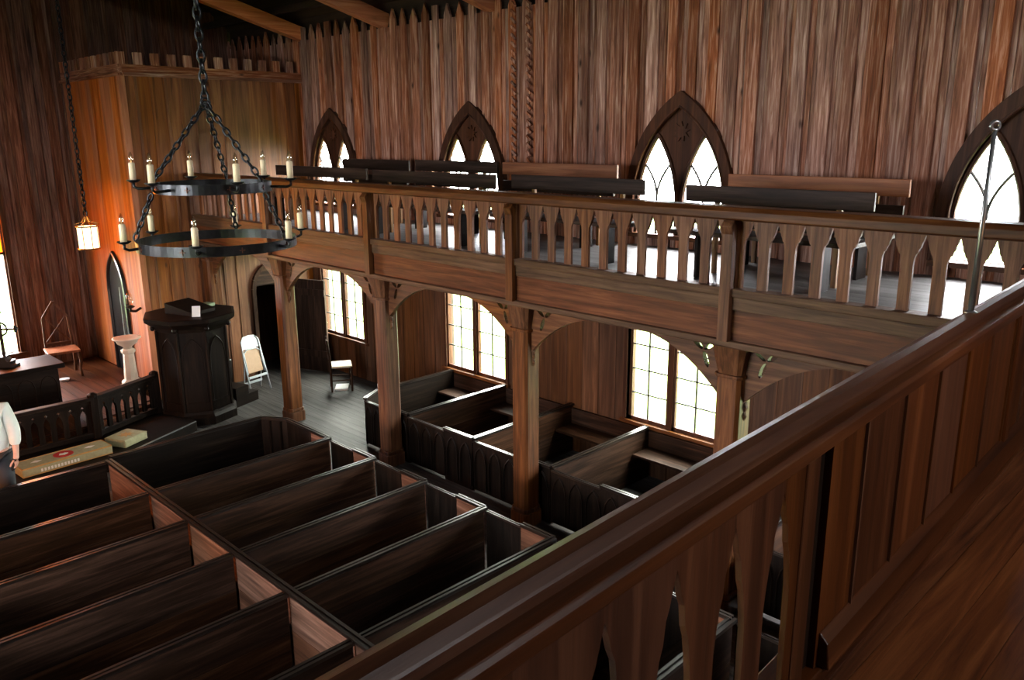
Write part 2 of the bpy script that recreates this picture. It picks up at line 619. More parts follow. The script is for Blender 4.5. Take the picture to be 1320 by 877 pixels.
# outer shell of the wall (keeps the daylight out between the boards)
sh = MB()
ys = [YWST - 0.1]
for c in WINY:
    ys += [c - 0.68, c + 0.68]
ys.append(YE)
for a, b in zip(ys[::2], ys[1::2]):
    sh.box(XW + 0.06, XW + 0.16, a, b, -0.3, 6.6)
for c in WINY:
    sh.box(XW + 0.06, XW + 0.16, c - 0.68, c + 0.68, -0.3, LWIN[1])
    sh.box(XW + 0.06, XW + 0.16, c - 0.68, c + 0.68, LWIN[2], USILL)
    sh.box(XW + 0.06, XW + 0.16, c - 0.68, c + 0.68, 4.74, 6.6)
sh.build('sheathing', 'roof', wr)

# pointed gallery windows
def gothic_window(n, c, label):
    r = sroot('window_%d' % n, label, 'window', (XW, c, USILL))
    Z = USILL

    def sh_(f):
        return lambda y: f(y) - Z
    # arched outer frame, proud of the boards: outer and inner line joined point by point
    def arch_line(w, zs, za, n=20):
        h = za - zs
        Rr = (h * h + w * w) / (2 * w)
        a_max = math.asin(min(1.0, h / Rr))
        right = [((Rr * math.cos(a_max * i / n) - (Rr - w)), zs - Z + Rr * math.sin(a_max * i / n)) for i in range(n + 1)]
        right = [(w, 0.0)] + right
        return [(-p, q) for p, q in right] + [(p, q) for p, q in reversed(right)][1:]
    po_, pi_ = arch_line(0.72, 3.52, 4.745), arch_line(0.61, 3.52, 4.575)
    fr = MB()
    for (p0, p1, q0, q1) in zip(po_[:-1], po_[1:], pi_[:-1], pi_[1:]):
        fr.prism([p0, p1, q1, q0], 'x', -0.075, 0.08)
    fr.build('frame', 'wfr', r)
    MB().tube([(-0.075, p, q) for p, q in pi_], 0.014, 6).build('frame_bead', 'wfr', r)

    def lz(y, grow=0.0):
        yy = abs(y) - 0.315
        if abs(yy) < 0.285 + grow:
            return LW(yy / (1 + grow / 0.285)) + grow * 1.6 - Z
        return 0.0
    ys2 = sorted(set(lin(-0.6, -0.03, 36) + lin(-0.03, 0.03, 2) + lin(0.03, 0.6, 36)))
    MB().strips(ys2, lambda y: lz(y), lambda y: max(INN(y) - Z + 0.01, lz(y)), 'x', 0.0, 0.05).build('tracery_panel', 'wfr', r)
    B(-0.09, 0.12, -0.74, 0.74, -0.05, 0.0).build('sill', 'midy', r)
    for s in (-1, 1):
        # moulded ring round each lancet
        pts = []
        for t in lin(-0.275, 0.275, 22):
            pts.append((-0.008, s * 0.315 + t, LW(t) - Z + 0.005))
        pts = [(-0.008, s * 0.315 - 0.285, 0)] + pts + [(-0.008, s * 0.315 + 0.285, 0)]
        MB().tube(pts, 0.026, 6).build('lancet_moulding', 'wfr', r)
        pane = MB().strips(lin(-0.285, 0.285, 20), lambda y: 0.0, lambda y: LW(y) - Z, 'x', 0.022, 0.026)
        po = pane.build('pane', 'glass', r, (0, s * 0.315, 0))
        # two crossing bars that branch like a small tree
        for q in (-1, 1):
            b = MB()
            pts = []
            for t in lin(0, 1, 9):
                pts.append((0.0, q * 0.20 * t ** 2.0, 0.42 + 0.42 * t))
            b.tube([(0.0, 0.0, 0.0)] + pts, 0.015, 5)
            b.build('glazing_bar', 'lead', po)
    # carved leaf rosette
    ro = MB()
    poly = []
    for k in range(18):
        rr = 0.115 if k % 2 == 0 else 0.06
        a = 2 * PI * k / 18
        poly.append((rr * math.sin(a), 4.30 - Z + rr * math.cos(a)))
    ro.prism(poly, 'x', -0.022, 0.0)
    ro.build('rosette', 'wfr', r)
    portal('daylight_portal_%d' % n, (XW + 0.2, c, 3.9), (0, R(90), 0), 1.7, 1.4)


GWL = ['gothic gallery window at the right edge behind the steel rod',
       'large gothic gallery window between the orange bench backs',
       'gothic gallery window beside the carved chevron boards',
       'small far gothic gallery window next to the vestry partition']
for k, c in enumerate(WINY):
    gothic_window(k + 1, c, GWL[k])


def casement_window(n, c, label):
    # two sashes of small panes
    hw, z0, z1 = LWIN
    r = sroot('window_%d' % n, label, 'window', (XW, c, z0))
    H = z1 - z0
    f = MB()
    for s in (-1, 1):
        f.box(-0.03, 0.1, s * hw, s * (hw - 0.05) if False else s * (hw + 0.05), 0, H)
    f.box(-0.03, 0.1, -hw - 0.05, hw + 0.05, H, H + 0.06)
    f.build('frame', 'wfr', r)
    B(-0.06, 0.12, -hw - 0.08, hw + 0.08, -0.045, 0.0).build('sill', 'midy', r)
    B(-0.02, 0.08, -0.035, 0.035, 0, H).build('mullion', 'wfr', r)
    for s in (-1, 1):
        y0, y1 = (0.035, hw) if s > 0 else (-hw, -0.035)
        sash = MB()
        sash.box(0.0, 0.04, y0, y0 + 0.03, 0, H)
        sash.box(0.0, 0.04, y1 - 0.03, y1, 0, H)
        sash.box(0.0, 0.04, y0, y1, 0, 0.05)
        sash.box(0.0, 0.04, y0, y1, H - 0.05, H)
        so = sash.build('sash', 'wfr', r)
        ym = (y0 + y1) / 2
        bars = MB()
        bars.box(0.012, 0.03, ym - 0.010, ym + 0.010, 0.04, H - 0.04)
        for k in range(1, 5):
            bars.box(0.012, 0.03, y0 + 0.02, y1 - 0.02, 0.05 + k * 0.32 - 0.009, 0.05 + k * 0.32 + 0.009)
        bars.build('glazing_bars', 'lead', so)
        for k in range(5):
            za, zb_ = 0.05 + k * 0.32 + 0.006, min(0.05 + (k + 1) * 0.32 - 0.006, H - 0.05)
            for a, b in ((y0 + 0.03, ym - 0.007), (ym + 0.007, y1 - 0.03)):
                B(0.019, 0.022, a, b, za, zb_).build('pane', 'gglass', so)
    portal('daylight_portal_%d' % n, (XW + 0.18, c, (z0 + z1) / 2), (0, R(90), 0), H, 2 * hw)


CWL = ['casement window under the near end of the gallery, out of sight',
       'bright casement window behind the nearest wall pews',
       'bright casement window above the farther wall pews',
       'small casement window beside the open door leaf']
for k, c in enumerate(WINY):
    if k:
        casement_window(k + 4, c, CWL[k])

# ------------------------------------------------------------------ opposite wall, west wall, roof, east wall
wl = MB()
LEFTW = [(1.97, 3.2, 4.85), (5.51, 3.2, 4.85), (2.4, 0.7, 2.36), (5.51, 0.7, 2.36), (0.4, 0.7, 2.36)]  # unseen windows; the last one is added to brighten the pew spine
for z0, z1, cs in ((-0.3, 0.7, ()), (0.7, 2.36, (0.4, 2.4, 5.51)), (2.36, 3.2, ()), (3.2, 4.85, (1.97, 5.51)), (4.85, 6.6, ())):
    ed = [YWST]
    for c in cs:
        ed += [c - 0.65, c + 0.65]
    ed.append(YE)
    for a_, b_ in zip(ed[::2], ed[1::2]):
        wl.box(XL - 0.15, XL, a_, b_, z0, z1)
struct(wl.build('wall_left', 'wallz'), 'boarded wall on the far left, out of the frame', 'wall')
for k, (c, z0, z1) in enumerate(LEFTW):
    portal('daylight_portal_left', (XL - 0.16, c, (z0 + z1) / 2), (0, R(-90), 0), z1 - z0, 1.3)
    w0 = sroot('window_%d' % (11 + k), 'unseen window in the opposite wall, placed for its light', 'window', (XL - 0.06, c, z0))
    w0['group'] = 'windows of the opposite wall'
    f = MB()
    for yy in (-0.65, -0.03, 0.59):
        f.box(-0.03, 0.03, yy, yy + 0.06, 0, z1 - z0)
    f.build('frame', 'midz', w0)
    B(-0.002, 0.002, -0.62, 0.62, 0, z1 - z0).build('pane', 'added_amber' if k == 3 else 'glass', w0)  # amber pane added to throw orange light on the front spine
ww = MB()
WX0, WX1, WZ0, WZ1 = XS - 0.6, XS + 0.6, 6.0, 7.3  # added gable window, unseen: front light for side wall and candles
ww.box(XL - 0.15, WX0, YWST - 0.15, YWST, -0.3, 11.0)
ww.box(WX1, XW + 0.16, YWST - 0.15, YWST, -0.3, 11.0)
ww.box(WX0, WX1, YWST - 0.15, YWST, -0.3, WZ0)
ww.box(WX0, WX1, YWST - 0.15, YWST, WZ1, 11.0)
struct(ww.build('wall_west', 'wallz'), 'boarded west wall behind the near gallery', 'wall')
wwin = sroot('window_9', 'small unseen west gable window added for front light', 'window', (XS, YWST - 0.08, WZ0))
f = MB()
for xx in (-0.6, -0.03, 0.54):
    f.box(xx, xx + 0.06, -0.04, 0.04, 0, WZ1 - WZ0)
f.build('frame', 'midz', wwin)
B(-0.6, 0.6, -0.002, 0.002, 0, WZ1 - WZ0).build('pane', 'glass', wwin)
portal('daylight_portal_west', (XS, YWST - 0.16, (WZ0 + WZ1) / 2), (R(90), 0, 0), 1.2, WZ1 - WZ0)
gl_ = B(XL, -6.45, -2.5, YB, 2.8, GF).build('floor_left_gallery', 'greyy')
struct(gl_, 'floor of the opposite gallery, out of the frame', 'floor')

# roof
RX, RZ, AX, AZ = XW + 0.16, 6.12, XS, 10.9
rf = MB()
rf.prism([(RX + 0.3, RZ - 0.2), (AX, AZ), (2 * AX - RX - 0.3, RZ - 0.2), (2 * AX - RX - 0.3, RZ), (AX, AZ + 0.2), (RX + 0.3, RZ)], 'y', YWST - 0.3, YE + 0.3)
ro = rf.build('ceiling', 'roof')
struct(ro, 'dark boarded underside of the roof', 'ceiling')
# roof boards as purlins
sl = (AZ - RZ) / (RX - AX)
for k in range(1, 9):
    x = RX - k * 0.6
    z = RZ + (RX - x) * sl - 0.26
    B(x - 0.05, x + 0.05, YWST, YE, z - 0.1, z).build('purlin', 'roof', ro)
# low raking timbers above the side wall
for k, yy in enumerate((9.9, 7.5, 5.1, 2.6, 0.1, -2.4)):
    t = MB().beam((XW + 0.05, yy, 5.99), (XS, yy, 5.99 + 0.27 * (XW - XS)), 0.16, 0.22).build('rafter', 'rafter')
    t['kind'] = 'structure'
    t.name = 'trim_%d' % (k + 1)
    t['label'] = ['orange-brown roof timber nearest the vestry, meeting the side wall', 'orange-brown roof timber second from the vestry', 'orange-brown roof timber above the carved chevron boards',
                  'roof timber above the large gothic window', 'roof timber past the large gothic window', 'roof timber over the near gallery'][k]
    t['category'] = 'beam'

# east wall with its window
we = B(-8.4, -8.3, YE + 0.02, YE + 0.03, 0, .1).build('wall_east', 'wallz')
struct(we, 'shade-darkened boarded east wall behind the chancel', 'wall')
EW = (XS - 0.86, XS + 0.86, 0.62, 3.45)
x = -8.4
while x < XW:
    x1 = min(x + 0.30, XW)
    xm = (x + x1) / 2
    hz = min(10.6, RZ + (RX - abs(xm - AX) - AX) * 0 + (RX - AX - abs(xm - AX)) * sl)
    inside = EW[0] < xm < EW[1]
    for z0, z1 in (((0, EW[2]), (EW[3], hz)) if inside else ((0, hz),)):
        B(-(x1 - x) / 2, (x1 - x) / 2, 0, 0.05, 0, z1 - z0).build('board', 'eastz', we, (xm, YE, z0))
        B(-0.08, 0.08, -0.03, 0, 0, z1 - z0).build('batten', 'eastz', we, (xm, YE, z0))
    x += 0.30
es = MB()
es.prism([(-8.6, -0.3), (EW[0], -0.3), (EW[0], AZ - 0.5), (-8.6, AZ - 0.5)], 'y', YE + 0.06, YE + 0.2)
es.prism([(EW[1], -0.3), (RX, -0.3), (RX, AZ - 0.5), (EW[1], AZ - 0.5)], 'y', YE + 0.06, YE + 0.2)
es.prism([(EW[0], -0.3), (EW[1], -0.3), (EW[1], EW[2]), (EW[0], EW[2])], 'y', YE + 0.06, YE + 0.2)
es.prism([(EW[0], EW[3]), (EW[1], EW[3]), (EW[1], AZ - 0.5), (EW[0], AZ - 0.5)], 'y', YE + 0.06, YE + 0.2)
es.build('sheathing', 'roof', we)
ew = sroot('window_8', 'bright chancel window with amber upper panes at the left edge', 'window', (XS, YE, EW[2]))
f = MB()
H = EW[3] - EW[2]
f.box(-0.92, -0.84, -0.05, 0.08, 0, H)
f.box(0.84, 0.92, -0.05, 0.08, 0, H)
f.box(-0.92, 0.92, -0.05, 0.08, H, H + 0.08)
f.build('frame', 'midz', ew)
B(-0.94, 0.94, -0.1, 0.1, -0.06, 0).build('sill', 'midx', ew)
for xx in (-0.29, 0.29):
    B(xx - 0.03, xx + 0.03, -0.02, 0.05, 0, H).build('mullion', 'midz', ew)
B(-0.84, 0.84, 0.0, 0.04, 1.72, 1.77).build('transom', 'midx', ew)
for a, b in ((-0.84, -0.32), (-0.26, 0.26), (0.32, 0.84)):
    B(a, b, 0.02, 0.024, 0, 1.72).build('pane', 'glass', ew)
    B(a, b, 0.02, 0.024, 1.77, H).build('pane', 'amber', ew)
portal('daylight_portal_east', (XS, YE + 0.22, (EW[2] + EW[3]) / 2), (R(-90), 0, 0), 1.68, H)

# ------------------------------------------------------------------ vestry partition: face, chancel side, battlements
DX0, DX1, DSP, DAP = 0.80, 1.52, 1.62, 2.06
wv = B(1.99, 2.0, YB + 0.02, YB + 0.03, 4.9, 5.0).build('wall_vestry', 'wallz')
struct(wv, 'boarded vestry partition facing the pews', 'wall')
DARC = pointed((DX1 - DX0) / 2, DSP, DAP)
dc = (DX0 + DX1) / 2
x = -1.10
while x < XW - 0.01:
    x1 = min(x + 0.232, XW)
    hw = (x1 - x) / 2
    xm = (x + x1) / 2
    cuts = sorted(set([x, x1] + [e for e in (DX0, DX1) if x < e < x1]))
    for a, b in zip(cuts[:-1], cuts[1:]):
        mid = (a + b) / 2
        m = MB()
        if DX0 < mid < DX1:
            m.prism([(yy - xm, DARC(yy - dc)) for yy in lin(a, b, 6)] + [(b - xm, 5.2), (a - xm, 5.2)], 'y', 0, 0.05)
        else:
            m.box(a - xm, b - xm, 0, 0.05, 0, 5.2)
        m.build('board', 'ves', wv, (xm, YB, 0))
    if not (DX0 - 0.05 < x1 < DX1 + 0.05) and x1 < XW - 0.02:
        B(-0.02, 0.02, -0.015, 0, 0, 5.2).build('cover_strip', 'ves', wv, (x1, YB, 0))
    x += 0.232
B(-1.125, -1.03, YB - 0.022, YB + 0.07, 0, 5.19).build('corner_post', 'orange', wv)
B(-1.038, XW, YB - 0.05, YB + 0.06, 5.19, 5.24).build('ledge', 'wallx', wv)
B(-1.058, XW, YB - 0.02, YB + 0.04, 5.24, 5.36).build('battlement_rail', 'wallx', wv)
x = -1.12
while x < XW - 0.1:
    B(0, 0.125, -0.02, 0.04, 0, 0.18).build('merlon', 'wallz', wv, (x, YB, 5.36))
    x += 0.262
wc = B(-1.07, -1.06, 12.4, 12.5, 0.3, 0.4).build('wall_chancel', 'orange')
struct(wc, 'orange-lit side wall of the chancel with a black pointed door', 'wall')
y = YB
CD0, CD1 = 10.74, 11.52
CARC = pointed(0.39, 1.75, 2.42)
while y < YE - 0.01:
    y1 = min(y + 0.217, YE)
    ym = (y + y1) / 2
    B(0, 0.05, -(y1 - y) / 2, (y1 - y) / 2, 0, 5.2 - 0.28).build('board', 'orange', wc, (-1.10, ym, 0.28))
    y += 0.217
B(-1.15, -1.04, YB - 0.05, YE, 5.19, 5.24).build('ledge', 'wally', wc)
B(-1.12, -1.06, YB - 0.02, YE, 5.24, 5.36).build('battlement_rail', 'wally', wc)
y = YB + 0.14
while y < YE - 0.1:
    B(-0.02, 0.04, 0, 0.125, 0, 0.18).build('merlon', 'wallz', wc, (-1.10, y, 5.36))
    y += 0.262
struct(B(-1.04, XW, YB + 0.06, YE, 5.1, 5.16).build('ceiling_vestry', 'roof'), 'flat top of the vestry behind the battlements', 'ceiling')

# black pointed door in the chancel side wall
d2 = sroot('door_2', 'black pointed door in the orange chancel wall', 'door', (-1.10, (CD0 + CD1) / 2, 0.30))
m = MB().strips(lin(-0.34, 0.34, 24), lambda y: 0.0, lambda y: pointed(0.34, 1.72, 2.33)(y) - 0.30, 'x', -0.02, 0.0)
m.build('door_leaf', 'black', d2)
pts = [(-0.03, -0.365, 0.0)] + [(-0.03, t, pointed(0.365, 1.72, 2.38)(t) - 0.30) for t in lin(-0.365, 0.365, 24)] + [(-0.03, 0.365, 0.0)]
MB().tube(pts, 0.035, 6).build('door_frame', 'black', d2)
MB().tube([(-0.025, -0.1, 0.05), (-0.025, -0.1, 1.5)], 0.008, 6).build('edge_strip', 'steel', d2)

# doorway in the vestry face with its open leaf
d1 = sroot('door_1', 'plank door standing open under the gallery beside the small window', 'door', (dc, YB, 0))
pts = [(DX0 - dc - 0.02, -0.02, 0)] + [(t, -0.02, DARC(t * 0.95) + 0.015) for t in lin(-0.38, 0.38, 24)] + [(DX1 - dc + 0.02, -0.02, 0)]
fr = MB()
for a, b in zip(pts[:-1], pts[1:]):
    fr.beam(a, b, 0.07, 0.07, (0, 1, 0))
fr.build('door_frame', 'pewz', d1)
MB().strips(lin(-0.35, 0.35, 16), lambda y: 1.68, lambda y: max(1.69, DARC(y) - 0.01), 'y', 0.0, 0.03).build('tympanum', 'pewx', d1)
lf = bpy.data.objects.new('leaf_hinge', None)
leaf = MB()
for k in range(4):
    leaf.box(k * 0.17, k * 0.17 + 0.166, -0.02, 0.02, 0.02, 1.74)
leaf.box(0.0, 0.68, -0.04, -0.02, 1.45, 1.57)
leaf.box(0.0, 0.68, -0.04, -0.02, 0.3, 0.42)
lo = leaf.build('door_leaf', 'pewz', d1, (DX1 - dc + 0.06, -0.07, 0), rot=(0, 0, R(-70)))
MB().sphere((0.62, 0.05, 0.95), 0.03).build('door_knob', 'brass', lo)
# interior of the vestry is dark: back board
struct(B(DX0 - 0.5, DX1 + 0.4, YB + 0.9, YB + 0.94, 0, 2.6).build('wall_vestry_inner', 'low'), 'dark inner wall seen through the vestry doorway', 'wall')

# ------------------------------------------------------------------ side gallery
gf = B(-0.12, XW, -3.5, YB, 2.80, 2.948).build('floor_gallery', 'greyy')
struct(gf, 'worn grey floor of the side gallery', 'floor')
me = B(0, 0.150, -3.5, YB - 0.01, 0, 0.02).mesh('gallery_plank')
me.materials.append(MT['greyy'])
for k in range(14):
    link('plank', me, gf, (-0.10 + k * 0.1525, 0, 2.95))
struct(B(-0.06, XW, -3.5, YB, 2.76, 2.80).build('ceiling_gallery', 'roof'), 'dark boards under the side gallery', 'ceiling')

bal = thing('gallery_balustrade', 'brown side gallery front with pointed cut-out balusters and posts', 'balustrade', (XP, 0, 0))
Y0, Y1 = -2.2, YB
B(0.012, 0.10, Y0, Y1, 2.60, 2.865).build('fascia_board', 'facey', bal)
B(-0.035, 0.12, Y0, Y1, 2.545, 2.605).build('bottom_moulding', 'dully', bal, bevel=0.012)
B(-0.012, 0.10, Y0, Y1, 2.865, 2.972).build('band_board', 'dully', bal, bevel=0.006)
B(-0.035, 0.11, Y0, Y1, 2.975, 3.045).build('bottom_rail', 'dully', bal, bevel=0.006)
hr = MB().prism([(-0.09 + a, b) for a, b in ((0.0, 0.012), (0.02, 0.0), (0.2, 0.0), (0.22, 0.02), (0.22, 0.09), (0.2, 0.105), (0.03, 0.105), (0.0, 0.07))], 'y', Y0, Y1)
hr.build('handrail', 'midy', bal, (0.0, 0, 3.605), bevel=0.006)
half = [(0.109, 0.56), (0.109, 0.545), (0.101, 0.525), (0.096, 0.50), (0.088, 0.485), (0.083, 0.455), (0.073, 0.44), (0.066, 0.415), (0.055, 0.405), (0.046, 0.375), (0.043, 0.35), (0.042, 0.0)]
poly = [(a, b) for a, b in half] + [(-a, b) for a, b in reversed(half)]
bme = MB().prism(poly, 'x', 0, 0.03).mesh('baluster')
bme.materials.append(MT['balz'])
hp = [(0.109, 0.56)] + [(0.109, 0.545)] + [(a, b) for a, b in half[2:]] + [(0.0, 0.0), (0.0, 0.56)]
pm = (D - 0.10) / 11
for bay in range(-1, 4):
    yb = bay * D
    for k in range(1, 11):
        yy = yb + 0.05 + pm * k
        if yy > Y0:
            link('baluster', bme, bal, (0.045, yy, 3.045))
    for sgn, yy in ((1, yb + 0.05), (-1, yb + D - 0.05)):
        if yy > Y0:
            h2 = [(sgn * a, b) for a, b in half] + [(0.0, 0.0), (0.0, 0.56)]
            MB().prism(h2, 'x', 0, 0.03).build('half_baluster', 'balz', bal, (0.045, yy, 3.045))
for k in range(0, 5):
    yy = k * D if k < 4 else YB - 0.05
    B(0.0, 0.11, -0.055, 0.055, 3.045, 3.605).build('post', 'midz', bal, (0, yy, 0))
    MB().prism([(-0.065, 2.60), (0.0, 2.60), (0.0, 3.60), (-0.045, 3.60), (-0.09, 3.555), (-0.065, 3.49)], 'y', -0.05, 0.05).build('pilaster_strip', 'midz', bal, (0, yy, 0), bevel=0.004)

# columns with arched, pierced brackets
CARCH_H = 0.42


def bracket(sgn, span=1.14, top=2.545, foot=2.02):
    """half arch in the (y,z) plane, pierced by three leaf-shaped holes (built round the holes in strips)"""
    m = MB()
    r0 = 0.10

    def low(y):
        t = min(max((y - r0) / (span - r0), 0), 1)
        return foot + (top - 0.035 - foot) * (1 - (1 - t) ** 2.3)
    leaves = []
    cx_, cz_ = 0.30, 2.43
    for ang in (40, 140, 250):
        a = R(ang)
        leaves.append((cx_ + 0.085 * math.cos(a), cz_ + 0.085 * math.sin(a), a))

    def inside_range(y):
        out = []
        for lx, lz_, a in leaves:
            # ellipse .07 x .017 rotated by a: solve vertical range at y
            ca, sa = math.cos(a), math.sin(a)
            A_, B_ = 0.074, 0.024
            dx = y - lx
            qa = sa * sa / A_ ** 2 + ca * ca / B_ ** 2
            qb = 2 * dx * ca * sa * (1 / A_ ** 2 - 1 / B_ ** 2)
            qc = dx * dx * (ca * ca / A_ ** 2 + sa * sa / B_ ** 2) - 1
            dd = qb * qb - 4 * qa * qc
            if dd > 0:
                out.append(((-qb - math.sqrt(dd)) / (2 * qa) + lz_, (-qb + math.sqrt(dd)) / (2 * qa) + lz_))
        return sorted(out)
    ys = lin(r0, 0.16, 3) + lin(0.16, 0.46, 44)[1:] + lin(0.46, span, 14)[1:]
    for p, q in zip(ys[:-1], ys[1:]):
        h = inside_range((p + q) / 2)
        zl0, zl1 = low(p), low(q)
        segs = []
        cur = None
        for a, b in h:
            if a < max(zl0, zl1) + 0.005:
                continue
            segs.append((cur, a))
            cur = b
        segs.append((cur, None))
        for a, b in segs:
            l0, l1 = (zl0, zl1) if a is None else (a, a)
            t0 = top if b is None else b
            if t0 - max(l0, l1) > 0.001:
                m.prism([(sgn * p, l0), (sgn * q, l1), (sgn * q, t0), (sgn * p, t0)], 'x', -0.03, 0.03)
    # scrolled foot
    m.tube([(0, sgn * 0.115, foot + 0.01), (0, sgn * 0.125, foot - 0.03), (0, sgn * 0.105, foot - 0.07), (0, sgn * 0.12, foot - 0.11), (0, sgn * 0.10, foot - 0.15)], 0.02, 6)
    return m


def column(y, label, sides=(1, -1), halfcol=False):
    r = thing('gallery_column', label, 'column', (0.0, y, 0), group='timber columns under the side gallery')
    s = 0.115
    c = 0.03
    octp = [(-s, -s + c), (-s + c, -s), (s - c, -s), (s, -s + c), (s, s - c), (s - c, s), (-s + c, s), (-s, s - c)]
    MB().prism(octp, 'z', 0.20, 2.27).build('shaft', 'midz', r)
    MB().prism([(a * 1.22, b * 1.22) for a, b in octp], 'z', 0.0, 0.16).build('base', 'midz', r, bevel=0.01)
    MB().prism([(a * 1.12, b * 1.12) for a, b in octp], 'z', 0.16, 0.21).build('base_moulding', 'midz', r, bevel=0.01)
    MB().prism([(a * 1.18, b * 1.18) for a, b in octp], 'z', 2.25, 2.285).build('necking', 'midz', r, bevel=0.008)
    cap = MB()
    n = len(octp)
    vs_ = [(a, b, 2.285) for a, b in octp] + [(a * 1.42, b * 1.42, 2.54) for a, b in octp]
    cap.add(vs_, [tuple(range(n))[::-1], tuple(range(n, 2 * n))] + [(i, (i + 1) % n, (i + 1) % n + n, i + n) for i in range(n)])
    cap.build('capital', 'midz', r)
    for sg in sides:
        bracket(sg).build('bracket', 'midy', r)
    return r


CL = ['octagonal timber column rising behind the near handrail', 'octagonal timber column in the middle of the side aisle',
      'octagonal timber column at the front corner of the wall pews', 'octagonal timber column on open floor beside the folding chair']
for k in range(4):
    column(k * D, CL[k])
column(YB - 0.13, 'timber half column against the vestry partition behind the pulpit', sides=(-1,))
# beam carried by the columns
struct(B(-0.085, 0.10, -2.3, YB - 0.01, 2.545, 2.76).build('trim_20', 'midy'), 'long timber beam over the columns', 'beam')

# ------------------------------------------------------------------ gallery benches
def bench(x, y0, y1, top, mat, label, lean=0.06):
    L = y1 - y0
    r = thing('gallery_bench', label, 'bench', (x, y0, GF), group='long plank benches in the side gallery')
    h = top - GF
    B(0.0, 0.035, 0, L, h - 0.155, h).build('back_board', mat, r, bevel=0.004)
    B(-0.02, 0.015, 0.03, L - 0.02, h - 0.36, h - 0.23).build('back_board', 'brny', r, bevel=0.004)
    B(-0.36, 0.0, 0.0, L, 0.40, 0.44).build('seat', 'brny', r, bevel=0.004)
    for yy in (0.3, L - 0.32):
        B(-0.28, -0.08, yy - 0.015, yy + 0.015, 0.0, 0.40).build('leg_board', 'darkz', r)
        MB().beam((0.055, yy, 0.0), (0.052, yy, h - 0.03), 0.035, 0.045, (0, 1, 0)).build('back_post', 'gold', r)
    return r


bench(0.72, -0.76, 1.04, 3.80, 'brny', 'dark plank bench at the gallery rail in front of the large gothic window')
bench(0.72, 1.54, 3.42, 3.83, 'brny', 'dark plank bench at the gallery rail left of the large gothic window')
bench(0.72, 3.70, 6.15, 3.82, 'brny', 'dark plank bench at the gallery rail before the carved window')
bench(0.72, 6.30, 8.78, 3.83, 'brny', 'dark plank bench at the gallery rail farthest from the camera')
bench(1.56, -0.73, 1.08, 3.87, 'bench', 'orange-topped plank bench against the wall at the right')
bench(1.56, 2.53, 4.42, 3.93, 'bench', 'orange-topped plank bench against the wall between two gothic windows')
bench(1.56, 4.52, 6.25, 3.93, 'brny', 'dark plank bench across the carved gothic window')
bench(1.56, 6.40, 8.12, 3.92, 'brny', 'dark plank bench between the two farthest gothic windows')

# ------------------------------------------------------------------ box pews
def cap_strip(m, a, b, z, w=0.075, h=0.03):
    """moulded capping along a straight line: two beads and a groove"""
    a, b = Vector((*a, z)), Vector((*b, z))
    t = (b - a).normalized()
    n = Vector((-t.y, t.x, 0))
    for s in (-1, 1):
        m.beam(a + n * s * w * 0.31, b + n * s * w * 0.31, w * 0.36, h)
    m.beam(a - Vector((0, 0, h * 0.2)), b - Vector((0, 0, h * 0.2)), w * 0.5, h * 0.5)
    return m


def planks(parent, x0, x1, y0, y1, z0, z1, mat, n=2):
    """upright panel made of n horizontal planks"""
    for k in range(n):
        a = z0 + (z1 - z0) * k / n
        b = z0 + (z1 - z0) * (k + 1) / n - 0.004
        B(x0, x1, y0, y1, a, b).build('plank', mat, parent)


YK = [1.147 + 0.9214 * k for k in range(-4, 5)]
YF = 6.02
sp = thing('pew_spine_partition', 'long dark partition with moulded cap running down the centre pews', 'partition', (XS, 0, 0))
ed = [-2.9] + YK + [YF]
for a, b in zip(ed[:-1], ed[1:]):
    planks(sp, -0.016, 0.016, a + 0.002, b - 0.002, 0.0, ZP - 0.02, 'bare')
cap_strip(MB(), (0, -2.9), (0, YF + 0.03), ZP - 0.008).build('cap', 'polishy', sp)

ORD = ['front', 'second', 'third', 'fourth', 'fifth', 'sixth', 'seventh', 'eighth', 'ninth']
XA = -1.05


